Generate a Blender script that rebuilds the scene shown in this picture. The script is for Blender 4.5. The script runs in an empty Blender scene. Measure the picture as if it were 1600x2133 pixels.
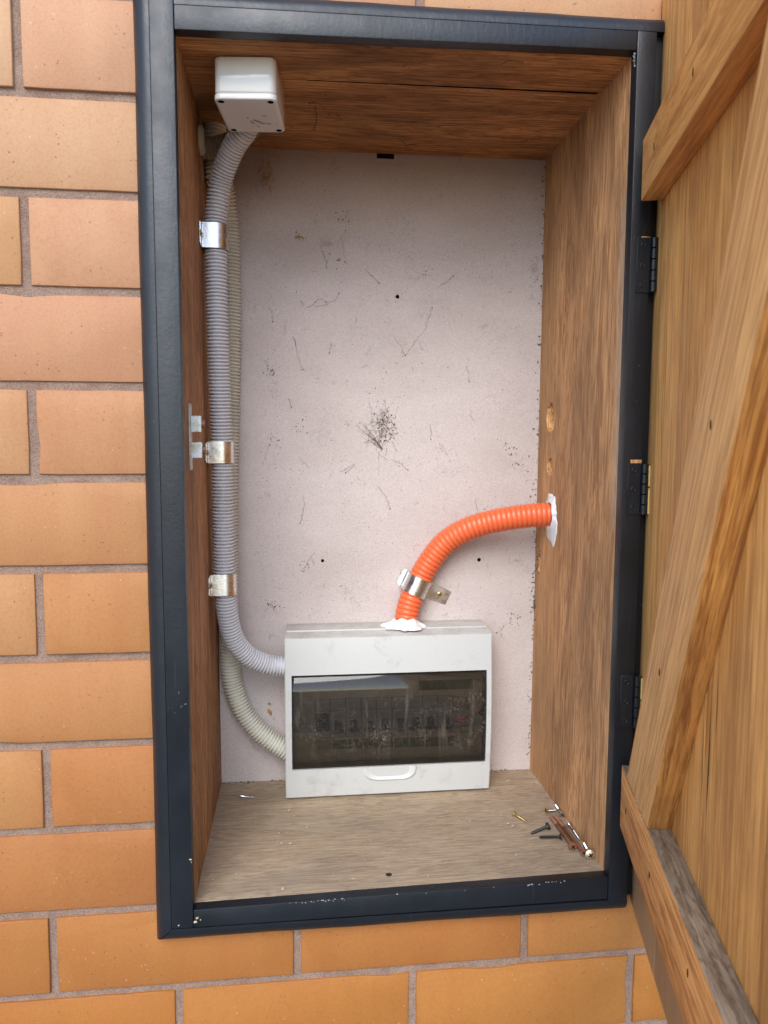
import bpy, bmesh, math, random
from mathutils import Vector, Matrix
RAD = math.radians
random.seed(7)
sc = bpy.context.scene
col = sc.collection

# ------------------------------------------------------------------ camera
CP = Vector((0.0043, -0.733, 0.1226)); YAW, PITCH, ROLL, FPX = 0.113, -0.0947, 0.0036, 1567.5
def _basis():
    cy, sy, cp, sp = math.cos(YAW), math.sin(YAW), math.cos(PITCH), math.sin(PITCH)
    f = Vector((sy*cp, cy*cp, sp)); r = Vector((cy, -sy, 0)); u = r.cross(f)
    return (math.cos(ROLL)*r + math.sin(ROLL)*u, -math.sin(ROLL)*r + math.cos(ROLL)*u, f)
CR, CU, CF = _basis()
cam = bpy.data.cameras.new('camera'); cam_ob = bpy.data.objects.new('camera', cam); col.objects.link(cam_ob)
cam_ob.matrix_world = Matrix(((CR.x, CU.x, -CF.x, CP.x), (CR.y, CU.y, -CF.y, CP.y), (CR.z, CU.z, -CF.z, CP.z), (0, 0, 0, 1)))
cam.sensor_fit = 'HORIZONTAL'; cam.sensor_width = 36; cam.lens = FPX/1600*36
cam.clip_start = 0.02; cam.clip_end = 500
cam.dof.use_dof = True; cam.dof.focus_distance = 0.86; cam.dof.aperture_fstop = 15
sc.camera = cam_ob

# ------------------------------------------------------------------ world, sun, exposure
SUN = Vector((-0.24, -0.80, 0.68)).normalized()          # towards the light
w = bpy.data.worlds.new('World'); sc.world = w; w.use_nodes = True
nt = w.node_tree; bg = nt.nodes['Background']
sky = nt.nodes.new('ShaderNodeTexSky'); sky.sky_type = 'NISHITA'; sky.sun_disc = False
sky.sun_elevation = math.asin(SUN.z); sky.sun_rotation = math.atan2(SUN.x, SUN.y)
sky.dust_density = 0.6; sky.air_density = 1.0; sky.ozone_density = 1.8
nt.links.new(sky.outputs[0], bg.inputs[0]); bg.inputs[1].default_value = 0.15
sl = bpy.data.lights.new('sun', 'SUN'); sl.energy = 1.5; sl.angle = RAD(38); sl.color = (1.0, 0.98, 0.945)
so = bpy.data.objects.new('sun', sl); col.objects.link(so)
so.rotation_euler = SUN.to_track_quat('Z', 'Y').to_euler()
vs = sc.view_settings; vs.view_transform = 'Standard'; vs.look = 'None'; vs.exposure = 1.10; vs.gamma = 1; vs.use_curve_mapping = False

# ------------------------------------------------------------------ helpers
def ray(u, v): return CF + (u-800)/FPX*CR - (v-1066.5)/FPX*CU
def onp(u, v, n, c):
    n = Vector(n); d = ray(u, v); t = (c - n.dot(CP))/n.dot(d); return CP + t*d
def at(u, v, y): return onp(u, v, (0, 1, 0), y)              # a point of the plane at depth y
def tag(o, label=None, cat=None, group=None, kind=None):
    if label: o['label'] = label
    if cat: o['category'] = cat
    if group: o['group'] = group
    if kind: o['kind'] = kind
    return o
def empty(name, loc=(0, 0, 0), parent=None):
    o = bpy.data.objects.new(name, None); col.objects.link(o); o.location = loc; o.empty_display_size = .02
    if parent: o.parent = parent
    return o
def link(name, bm, m, parent=None, smooth=False, mats=None):
    me = bpy.data.meshes.new(name); bm.normal_update(); bm.to_mesh(me); bm.free()
    for mm in (mats or [m]): me.materials.append(mm)
    if smooth:
        for p in me.polygons: p.use_smooth = True
    o = bpy.data.objects.new(name, me); col.objects.link(o)
    if parent: o.parent = parent
    return o
def auto_smooth(o, deg=35):
    me = o.data
    for p in me.polygons: p.use_smooth = True
    try: me.set_sharp_from_angle(angle=RAD(deg))
    except Exception: pass
def shift(o, c):
    """move an object's origin to c (in its parent's space), geometry staying put"""
    c = Vector(c); o.data.transform(Matrix.Translation(-c)); o.location = Vector(o.location)+c; return o
def add_hexa(bm, c):
    """c: 8 corners, 0-3 one end ring, 4-7 the other"""
    v = [bm.verts.new(p) for p in c]
    fs = [(0, 3, 2, 1), (4, 5, 6, 7), (0, 1, 5, 4), (1, 2, 6, 5), (2, 3, 7, 6), (3, 0, 4, 7)]
    out = [bm.faces.new([v[i] for i in f]) for f in fs]; bmesh.ops.recalc_face_normals(bm, faces=out); return out
def add_box(bm, lo, hi, M=None):
    x0, y0, z0 = lo; x1, y1, z1 = hi
    c = [Vector(p) for p in ((x0, y0, z0), (x1, y0, z0), (x1, y1, z0), (x0, y1, z0), (x0, y0, z1), (x1, y0, z1), (x1, y1, z1), (x0, y1, z1))]
    if M: c = [M @ p for p in c]
    return add_hexa(bm, c)
def bevel(bm, w, seg=2):
    bmesh.ops.bevel(bm, geom=bm.edges[:], offset=w, segments=seg, profile=.6, affect='EDGES')
def box(name, lo, hi, m, parent=None, bev=0.0, seg=2, M=None):
    bm = bmesh.new(); add_box(bm, lo, hi, M)
    if bev: bevel(bm, bev, seg)
    o = link(name, bm, m, parent); auto_smooth(o, 40)
    if M is None: shift(o, ((lo[0]+hi[0])/2, (lo[1]+hi[1])/2, (lo[2]+hi[2])/2))
    return o
def hexa(name, c, m, parent=None, bev=0.0):
    bm = bmesh.new(); add_hexa(bm, [Vector(p) for p in c])
    if bev: bevel(bm, bev, 2)
    o = link(name, bm, m, parent); auto_smooth(o, 40); return o
def frame_of(t, ref=None):
    t = t.normalized(); ref = ref or (Vector((0, 0, 1)) if abs(t.z) < .9 else Vector((0, 1, 0)))
    a = t.cross(ref).normalized(); return a, t.cross(a).normalized(), t
def add_lathe(bm, prof, n=20, M=None, caps=True, mat=0):
    """prof: (r, z) list along z"""
    rings = []
    for r, z in prof:
        ring = []
        for i in range(n):
            a = 2*math.pi*i/n; p = Vector((r*math.cos(a), r*math.sin(a), z)); ring.append(bm.verts.new(M @ p if M else p))
        rings.append(ring)
    fs = []
    for a, b in zip(rings, rings[1:]):
        for i in range(n): fs.append(bm.faces.new((a[i], a[(i+1) % n], b[(i+1) % n], b[i])))
    if caps: fs.append(bm.faces.new(rings[0][::-1])); fs.append(bm.faces.new(rings[-1]))
    for f in fs: f.material_index = mat
    bmesh.ops.recalc_face_normals(bm, faces=fs); return fs
def mat_to(p, d):
    """matrix: local z along d, origin p"""
    a, b, t = frame_of(Vector(d)); p = Vector(p)
    return Matrix(((a.x, -b.x, t.x, p.x), (a.y, -b.y, t.y, p.y), (a.z, -b.z, t.z, p.z), (0, 0, 0, 1)))
def catmull(P, step):
    P = [Vector(p) for p in P]; Q = [2*P[0]-P[1]] + P + [2*P[-1]-P[-2]]; pts = []
    for i in range(1, len(Q)-2):
        a, b, c, d = Q[i-1:i+3]
        for k in range(24):
            t = k/24; pts.append(.5*((2*b)+(c-a)*t+(2*a-5*b+4*c-d)*t*t+(3*b-a-3*c+d)*t**3))
    pts.append(P[-1]); return pts
def resample(pts, ss):
    acc = [0]
    for a, b in zip(pts, pts[1:]): acc.append(acc[-1]+(b-a).length)
    out = []; j = 0
    for s in ss:
        while j < len(pts)-2 and acc[j+1] < s: j += 1
        t = (s-acc[j])/max(1e-9, acc[j+1]-acc[j]); out.append(pts[j].lerp(pts[j+1], max(0, min(1, t))))
    return out
def plen(pts): return sum((b-a).length for a, b in zip(pts, pts[1:]))
def sweep(bm, pts, rs, n=24, cap=True):
    rings = []; up = None
    for i, p in enumerate(pts):
        t = (pts[min(i+1, len(pts)-1)]-pts[max(i-1, 0)]).normalized()
        if up is None: up = frame_of(t)[0]
        up = (up - up.dot(t)*t).normalized(); b = t.cross(up)
        rings.append([bm.verts.new(p + rs[i]*(math.cos(2*math.pi*k/n)*up + math.sin(2*math.pi*k/n)*b)) for k in range(n)])
    for a, b in zip(rings, rings[1:]):
        for i in range(n): bm.faces.new((a[i], a[(i+1) % n], b[(i+1) % n], b[i]))
    if cap: bm.faces.new(rings[0][::-1]); bm.faces.new(rings[-1])
    return rings
def boolean(o, cutters):
    for c in cutters:
        md = o.modifiers.new('b', 'BOOLEAN'); md.object = c; md.operation = 'DIFFERENCE'; md.solver = 'EXACT'
        try: md.material_mode = 'TRANSFER'
        except Exception: pass
    dg = bpy.context.evaluated_depsgraph_get(); dg.update()
    me = bpy.data.meshes.new_from_object(o.evaluated_get(dg)); o.modifiers.clear(); o.data = me
    for c in cutters: bpy.data.objects.remove(c)
    return o
def cutter(bm, m):
    return link('cutter', bm, m)

# ------------------------------------------------------------------ materials
class N:
    def __init__(s, name):
        s.m = bpy.data.materials.new(name); s.m.use_nodes = True; s.t = s.m.node_tree
        s.b = s.t.nodes['Principled BSDF']; s.out = s.t.nodes['Material Output']
    def n(s, typ, **kw):
        x = s.t.nodes.new('ShaderNode'+typ)
        for k, v in kw.items():
            if k.startswith('i_'):
                key = k[2:]; key = int(key) if key.isdigit() else key.replace('_', ' ')
                if hasattr(v, 'is_output') or isinstance(v, bpy.types.NodeSocket): s.t.links.new(v, x.inputs[key])
                else: x.inputs[key].default_value = v
            else: setattr(x, k, v)
        return x
    def L(s, a, b): s.t.links.new(a, b)
    def coord(s, scale=(1, 1, 1), off=None, rand=False):
        tc = s.n('TexCoord').outputs['Object']
        if rand:
            oi = s.n('ObjectInfo').outputs['Random']
            sc_ = s.n('Math', operation='MULTIPLY', i_0=oi, i_1=37.0).outputs[0]
            cb = s.n('CombineXYZ', i_0=sc_, i_1=sc_, i_2=sc_).outputs[0]
            tc = s.n('VectorMath', operation='ADD', i_0=tc, i_1=cb).outputs[0]
        mp = s.n('Mapping'); s.L(tc, mp.inputs[0]); mp.inputs['Scale'].default_value = scale
        if off: mp.inputs['Location'].default_value = off
        return mp.outputs[0]
    def noise(s, vec, scale, detail=4, rough=.55, dist=0):
        return s.n('TexNoise', i_Vector=vec, i_Scale=scale, i_Detail=detail, i_Roughness=rough, i_Distortion=dist).outputs[0]
    def ramp(s, f, *stops):
        r = s.n('ValToRGB'); s.L(f, r.inputs[0]); cr = r.color_ramp
        while len(cr.elements) < len(stops): cr.elements.new(.5)
        for e, (p, c) in zip(cr.elements, stops):
            e.position = p; e.color = (c, c, c, 1) if isinstance(c, (int, float)) else (*c, 1)
        return r.outputs[0]
    def mix(s, f, a, b, mode='MIX'):
        x = s.n('Mix', data_type='RGBA', blend_type=mode)
        for i, v in ((0, f), (6, a), (7, b)):
            if isinstance(v, bpy.types.NodeSocket): s.L(v, x.inputs[i])
            elif i == 0: x.inputs[0].default_value = v
            else: x.inputs[i].default_value = (*v, 1)
        return x.outputs[2]
    def math(s, op, a, b=0.0):
        x = s.n('Math', operation=op)
        for i, v in ((0, a), (1, b)):
            if isinstance(v, bpy.types.NodeSocket): s.L(v, x.inputs[i])
            else: x.inputs[i].default_value = v
        return x.outputs[0]
    def bump(s, h, dist=.001, strength=.6):
        x = s.n('Bump'); s.L(h, x.inputs['Height']); x.inputs['Distance'].default_value = dist; x.inputs['Strength'].default_value = strength
        s.L(x.outputs[0], s.b.inputs['Normal']); return x
    def set(s, color=None, rough=None, metal=None, spec=None, coat=None):
        for key, v in (('Base Color', color), ('Roughness', rough), ('Metallic', metal), ('Specular IOR Level', spec), ('Coat Weight', coat)):
            if v is None: continue
            if isinstance(v, bpy.types.NodeSocket): s.L(v, s.b.inputs[key])
            elif key == 'Base Color': s.b.inputs[key].default_value = (*v, 1)
            else: s.b.inputs[key].default_value = v
        return s.m

def wood(name, light, dark, axis='z', rough=.6, grain=1.0, stain=None, stain_amt=0.0, dust=None, dust_amt=0.0,
         extra=None, spec=.35, freq=1.0, ring=.5, bumps=.0006, specks=0.0, al=1.0):
    a = N(name)
    def stretch(k, across):
        s_ = {'x': (k, across, across), 'y': (across, k, across), 'z': (across, across, k)}[axis]; return s_
    v1 = a.coord(stretch(2.2*freq*al, 12*freq), rand=True)
    v2 = a.coord(stretch(16*al, 130), rand=True)
    v3 = a.coord(stretch(3.5*freq*al, 38*freq), rand=True)
    big = a.noise(v1, 1.6, 6, .62, .7)
    fine = a.noise(v2, 3.0, 6, .75, .3)
    mid = a.noise(v3, 3.5, 7, .68, .6)
    wv = a.n('TexWave', wave_type='BANDS', bands_direction={'x': 'Y', 'y': 'X', 'z': 'X'}[axis], wave_profile='SAW',
             i_Vector=a.coord(stretch(.9, 14), rand=True), i_Scale=3.4*freq, i_Distortion=7.0, i_Detail=3.0, i_Detail_Scale=.7, i_Detail_Roughness=.6).outputs['Fac']
    h = a.math('ADD', a.math('MULTIPLY', big, .55), a.math('MULTIPLY', mid, .45))
    h = a.math('ADD', h, a.math('MULTIPLY', a.math('SUBTRACT', wv, .5), .28*ring))
    c = a.ramp(h, (.34, dark), (.50, tuple((x+y)/2 for x, y in zip(light, dark))), (.68, light))
    rg = a.math('SINE', a.math('MULTIPLY', a.math('ADD', a.math('MULTIPLY', big, .8), a.math('MULTIPLY', mid, .2)), 95.0))
    c = a.mix(min(1, .9*ring*2), c, a.ramp(a.math('ADD', a.math('MULTIPLY', rg, .5), .5), (.0, (1.05, 1.04, 1.03)), (.55, (1, 1, 1)), (.92, (.66, .56, .48))), 'MULTIPLY')
    fl = a.ramp(fine, (.33, (.42, .33, .26)), (.50, (1, 1, 1)), (.68, (1.22, 1.18, 1.12)))
    c = a.mix(.75*grain, c, fl, 'MULTIPLY')
    pore = a.ramp(a.noise(a.coord(stretch(22*al, 330), rand=True), 2.0, 3, .6), (.30, (.36, .27, .22)), (.43, (1, 1, 1)))
    c = a.mix(.6*grain, c, pore, 'MULTIPLY')
    if stain:
        sn = a.ramp(a.noise(a.coord(stretch(4, 14)), 1.3, 5, .65, .5), (.50-.25*stain_amt, 0.0), (.68, 1.0))
        c = a.mix(a.math('MULTIPLY', sn, min(1, .35+stain_amt*.5)), c, stain)
    if dust:
        d1 = a.noise(a.coord((1, 1, 1)), 9, 6, .7)
        c = a.mix(a.ramp(d1, (.25, dust_amt*.55), (.75, min(1, dust_amt*1.2))), c, dust)
    if specks:
        vo = a.n('TexVoronoi', i_Vector=a.coord((1, 1, 1)), i_Scale=150.0).outputs['Distance']
        sp = a.math('MULTIPLY', a.ramp(vo, (.05, 1.0), (.13, 0.0)), a.ramp(a.noise(a.coord(), 24, 3), (.50, 0.0), (.60, 1.0)))
        c = a.mix(a.math('MULTIPLY', sp, specks), c, (.05, .035, .025))
    if extra: c = extra(a, c)
    a.set(color=c, rough=a.ramp(fine, (.3, min(1, rough+.15)), (.7, rough)), spec=spec)
    a.bump(a.math('ADD', fine, a.math('MULTIPLY', mid, .7)), bumps, .7)
    return a.m

def brick_mat():
    a = N('fired_clay_brick')
    oc = a.n('ObjectInfo').outputs['Color']
    n1 = a.noise(a.coord((1, 1, 1), rand=True), 7, 6, .6, .4)
    n2 = a.noise(a.coord((14, 14, 2.2), rand=True), 2.2, 4, .6)
    c = a.mix(a.ramp(n1, (.30, 0.0), (.72, .8)), oc, a.mix(1.0, oc, (.94, .88, .83), 'MULTIPLY'))
    c = a.mix(a.ramp(n2, (.35, 0.0), (.70, .6)), c, a.mix(1.0, oc, (1.05, 1.12, 1.12), 'MULTIPLY'))
    tc = a.n('TexCoord'); sp = a.n('SeparateXYZ', i_0=tc.outputs['Generated'])
    ex = a.math('MULTIPLY', a.math('ABSOLUTE', a.math('SUBTRACT', sp.outputs[0], .5)), 2.0)
    ez = a.math('MULTIPLY', a.math('ABSOLUTE', a.math('SUBTRACT', sp.outputs[2], .5)), 2.0)
    e = a.math('MAXIMUM', a.math('POWER', ex, 40.0), a.math('POWER', ez, 16.0))
    e = a.math('MULTIPLY', e, a.ramp(a.noise(a.coord(rand=True), 28, 4, .6), (.38, .1), (.62, 1.0)))
    c = a.mix(a.math('MULTIPLY', e, .5), c, a.mix(1.0, oc, (.84, .68, .66), 'MULTIPLY'))
    c = a.mix(.85, c, a.ramp(a.noise(a.coord(rand=True), 420, 4, .8), (.30, (.84, .80, .77)), (.50, (1, 1, 1)), (.70, (1.08, 1.08, 1.07))), 'MULTIPLY')
    # pits and salt specks
    v = a.n('TexVoronoi', i_Vector=a.coord(rand=True), i_Scale=170.0, i_Randomness=1.0).outputs['Distance']
    gate = a.ramp(a.noise(a.coord(rand=True), 30, 4, .7), (.52, 0.0), (.58, 1.0))
    pit = a.math('MULTIPLY', a.ramp(v, (.08, 1.0), (.18, 0.0)), gate)
    c = a.mix(a.math('MULTIPLY', pit, .75), c, (.16, .07, .035))
    v2 = a.n('TexVoronoi', i_Vector=a.coord(rand=True, off=(3, 1, 2)), i_Scale=120.0).outputs['Distance']
    salt = a.math('MULTIPLY', a.ramp(v2, (.06, 1.0), (.13, 0.0)), a.ramp(a.noise(a.coord(rand=True, off=(9, 2, 2)), 22, 4, .7), (.54, 0.0), (.60, 1.0)))
    c = a.mix(a.math('MULTIPLY', salt, .25), c, (.86, .72, .55))
    sm = a.ramp(a.noise(a.coord((5, 5, 14), rand=True, off=(4, 4, 4)), 3.0, 7, .75, 1.2), (.66, 0.0), (.74, .55))
    c = a.mix(a.math('MULTIPLY', sm, .35), c, (.66, .44, .30))
    dk = a.ramp(a.noise(a.coord((3, 3, 9), rand=True, off=(7, 0, 4)), 8.0, 5, .7, .8), (.70, 0.0), (.76, .6))
    c = a.mix(a.math('MULTIPLY', dk, .5), c, (.30, .13, .07))
    a.set(color=c, rough=.62, spec=.35)
    hgt = a.math('SUBTRACT', a.math('ADD', a.math('MULTIPLY', a.noise(a.coord(rand=True), 380, 4, .8), .7), a.math('MULTIPLY', a.noise(a.coord(rand=True), 40, 5, .6), .9)), a.math('MULTIPLY', pit, .8))
    a.bump(hgt, .0005, .5); return a.m

def mortar_mat():
    a = N('pinkish_grey_mortar')
    n1 = a.noise(a.coord(), 30, 6, .7); n2 = a.noise(a.coord(), 900, 2, .8)
    c = a.ramp(n1, (.3, (.27, .175, .13)), (.7, (.40, .28, .215)))
    c = a.mix(.8, c, a.ramp(n2, (.33, (.50, .47, .45)), (.60, (1.1, 1.1, 1.1))), 'MULTIPLY')
    a.set(color=c, rough=.95, spec=.15); a.bump(a.math('ADD', n2, a.math('MULTIPLY', n1, 1.4)), .0016, .9); return a.m

def paint_mat(name='dark_navy_gloss_paint', chips=True):
    a = N(name)
    brush = a.noise(a.coord((220, 220, 8), rand=True), 1.0, 4, .6)
    peel = a.noise(a.coord(rand=True), 230, 4, .6)
    c = a.ramp(a.noise(a.coord(rand=True), 12, 5), (.3, (.0045, .0068, .0105)), (.7, (.0080, .0112, .0165)))
    if chips:
        ch = a.math('MULTIPLY', a.ramp(a.noise(a.coord((1, 1, 1), rand=True), 95, 5, .75, .6), (.665, 0.0), (.69, 1.0)),
                    a.ramp(a.noise(a.coord((1, 1, 1), rand=True), 9, 2), (.52, 0.0), (.64, 1.0)))
        c = a.mix(a.math('MULTIPLY', ch, .55), c, (.30, .31, .32))
    wear = a.ramp(a.noise(a.coord((160, 160, 6), rand=True), 1.3, 6, .75), (.62, 0.0), (.72, .25))
    c = a.mix(wear, c, (.09, .10, .115))
    a.set(color=c, rough=a.ramp(a.noise(a.coord(rand=True), 26, 5, .6), (.3, .36), (.7, .52)), spec=.55)
    a.bump(a.math('ADD', a.math('MULTIPLY', peel, .8), a.math('MULTIPLY', a.noise(a.coord((40, 40, 8), rand=True), 3.0, 5, .6), .9)), .0005, .55); return a.m

def back_mat():
    a = N('fibre_cement_sheet')
    n1 = a.noise(a.coord((1, 1, 2)), 5, 6, .6, .3)
    c = a.ramp(n1, (.3, (.545, .475, .45)), (.7, (.65, .58, .555)))
    fib = a.noise(a.coord((1, 1, 3)), 520, 3, .8)
    c = a.mix(.8, c, a.ramp(fib, (.32, (.66, .63, .62)), (.62, (1.10, 1.10, 1.10))), 'MULTIPLY')
    v = a.n('TexVoronoi', i_Vector=a.coord(), i_Scale=210.0).outputs['Distance']
    g = a.ramp(a.noise(a.coord(), 16, 5, .75), (.52, 0.0), (.62, 1.0))
    c = a.mix(a.math('MULTIPLY', a.math('MULTIPLY', a.ramp(v, (.08, 1.0), (.2, 0.0)), g), .75), c, (.07, .055, .045))
    thin = a.ramp(a.math('ABSOLUTE', a.math('SUBTRACT', a.noise(a.coord(), 26, 7, .7, 1.4), .5)), (.0, 1.0), (.010, 0.0))
    g2 = a.ramp(a.noise(a.coord(off=(3, 3, 3)), 11, 4, .7), (.56, 0.0), (.66, 1.0))
    c = a.mix(a.math('MULTIPLY', a.math('MULTIPLY', thin, g2), .42), c, (.12, .09, .075))
    fl_ = a.ramp(a.noise(a.coord((1.6, 1, .7), off=(2, 6, 1)), 120, 5, .8, 1.0), (.665, 0.0), (.70, .7)); c = a.mix(fl_, c, (.14, .10, .08))
    dirt = a.ramp(a.noise(a.coord(off=(8, 1, 5)), 34, 7, .8, .5), (.60, 0.0), (.70, .8))
    c = a.mix(a.math('MULTIPLY', dirt, .6), c, (.20, .15, .115))
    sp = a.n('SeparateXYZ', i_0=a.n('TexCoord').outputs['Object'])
    # brown stain plus painted-in shade under the head boards, wavy lower rim
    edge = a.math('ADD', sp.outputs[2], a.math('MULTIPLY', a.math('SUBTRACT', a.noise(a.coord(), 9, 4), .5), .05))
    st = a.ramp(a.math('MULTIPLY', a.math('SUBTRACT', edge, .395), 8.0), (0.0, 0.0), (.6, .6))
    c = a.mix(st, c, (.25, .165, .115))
    a.set(color=c, rough=.9, spec=.2); a.bump(fib, .0005, .5); return a.m

def plastic(name, colr, rough=.35, dirt=.35, dirtcol=(.22, .17, .12), spec=.5, groove=None, dscale=14, bumps=0.0003, top_dust=0.0, thr=.5):
    a = N(name); n1 = a.noise(a.coord(rand=True), dscale, 7, .72, .4)
    c = a.mix(a.ramp(n1, (thr, 0.0), (.78, dirt)), colr, dirtcol)
    v = a.n('TexVoronoi', i_Vector=a.coord(rand=True), i_Scale=260.0).outputs['Distance']
    c = a.mix(a.math('MULTIPLY', a.math('MULTIPLY', a.ramp(v, (.07, 1.0), (.15, 0.0)), a.ramp(a.noise(a.coord(rand=True), 22, 4, .7), (.52, 0.0), (.62, 1.0))), min(1, dirt*1.6)), c, (.10, .075, .055))
    if top_dust:
        nz = a.n('SeparateXYZ', i_0=a.n('NewGeometry').outputs['Normal']).outputs[2]
        dz = a.math('MULTIPLY', a.ramp(nz, (.55, 0.0), (.9, 1.0)), a.ramp(a.noise(a.coord(rand=True), 30, 7, .75), (.35, .25), (.65, 1.0)))
        c = a.mix(a.math('MULTIPLY', dz, top_dust), c, (.27, .215, .165))
    a.set(color=c, rough=rough, spec=spec); a.bump(a.noise(a.coord(rand=True), 300, 3), bumps, .4); return a.m

def metal(name, colr, rough=.25, rust=None, amt=0.0, axis_rust=None):
    a = N(name); n1 = a.noise(a.coord(rand=True), 60, 6, .7)
    c = a.ramp(n1, (.3, tuple(x*.75 for x in colr)), (.7, colr)); mt = 1.0
    if rust:
        g = a.ramp(a.noise(a.coord(rand=True), 110, 5, .7), (.5-.3*amt, 0.0), (.72-.3*amt, 1.0))
        c = a.mix(g, c, rust); mt = a.math('SUBTRACT', 1.0, g)
    a.set(color=c, rough=a.ramp(n1, (.3, rough*.7), (.7, min(1, rough*1.6))), metal=mt)
    a.bump(a.noise(a.coord(rand=True), 180, 4), .0003, .5); return a.m
def plain(name, c, rough=.7, spec=.3, metalv=0.0):
    a = N(name); n1 = a.noise(a.coord(rand=True), 90, 4, .6)
    a.set(color=a.ramp(n1, (.3, tuple(x*.8 for x in c)), (.7, c)), rough=rough, spec=spec, metal=metalv); return a.m

def side_extra(a, c):
    # pale sapwood strip along the back edge; pale overspray of old paint along the front edge
    sp = a.n('SeparateXYZ', i_0=a.n('TexCoord').outputs['Object'])
    wob = a.math('MULTIPLY', a.math('SUBTRACT', a.noise(a.coord((1, 1, .6)), 14, 4), .5), .03)
    yy = a.math('ADD', sp.outputs[1], wob)
    sap = a.ramp(a.math('MULTIPLY', a.math('SUBTRACT', yy, .165), 20), (0.0, 0.0), (.6, .6))
    c = a.mix(sap, c, a.mix(.5, c, (.48, .28, .13)))
    fr_ = a.ramp(a.math('MULTIPLY', a.math('SUBTRACT', .010, a.math('ADD', sp.outputs[1], a.math('MULTIPLY', wob, .35))), 120), (0.0, 0.0), (1.0, .32))
    zz = a.math('MULTIPLY', a.ramp(sp.outputs[2], (.02, 0.0), (.06, 1.0)), a.ramp(sp.outputs[2], (.34, 1.0), (.38, 0.0)))
    c = a.mix(a.math('MULTIPLY', fr_, zz), c, (.42, .37, .30))
    return c
def board_extra(a, c):
    # foot of the boards below the lower ledger is weathered grey brown
    z = a.n('SeparateXYZ', i_0=a.n('TexCoord').outputs['Object']).outputs[2]
    z = a.math('ADD', z, a.math('MULTIPLY', a.math('SUBTRACT', a.noise(a.coord((1, 1, .5), rand=True), 22, 5), .5), .07))
    return a.mix(a.ramp(a.math('MULTIPLY', a.math('SUBTRACT', -.255, z), 25.0), (0.0, 0.0), (1.0, .75)), c, (.27, .185, .12))
def brace_extra(a, c):
    st = a.ramp(a.noise(a.coord((1.2, 16, 16)), 3.5, 6, .65, .4), (.50, 0.0), (.68, .75))
    return a.mix(st, c, (.24, .095, .028))

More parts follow.
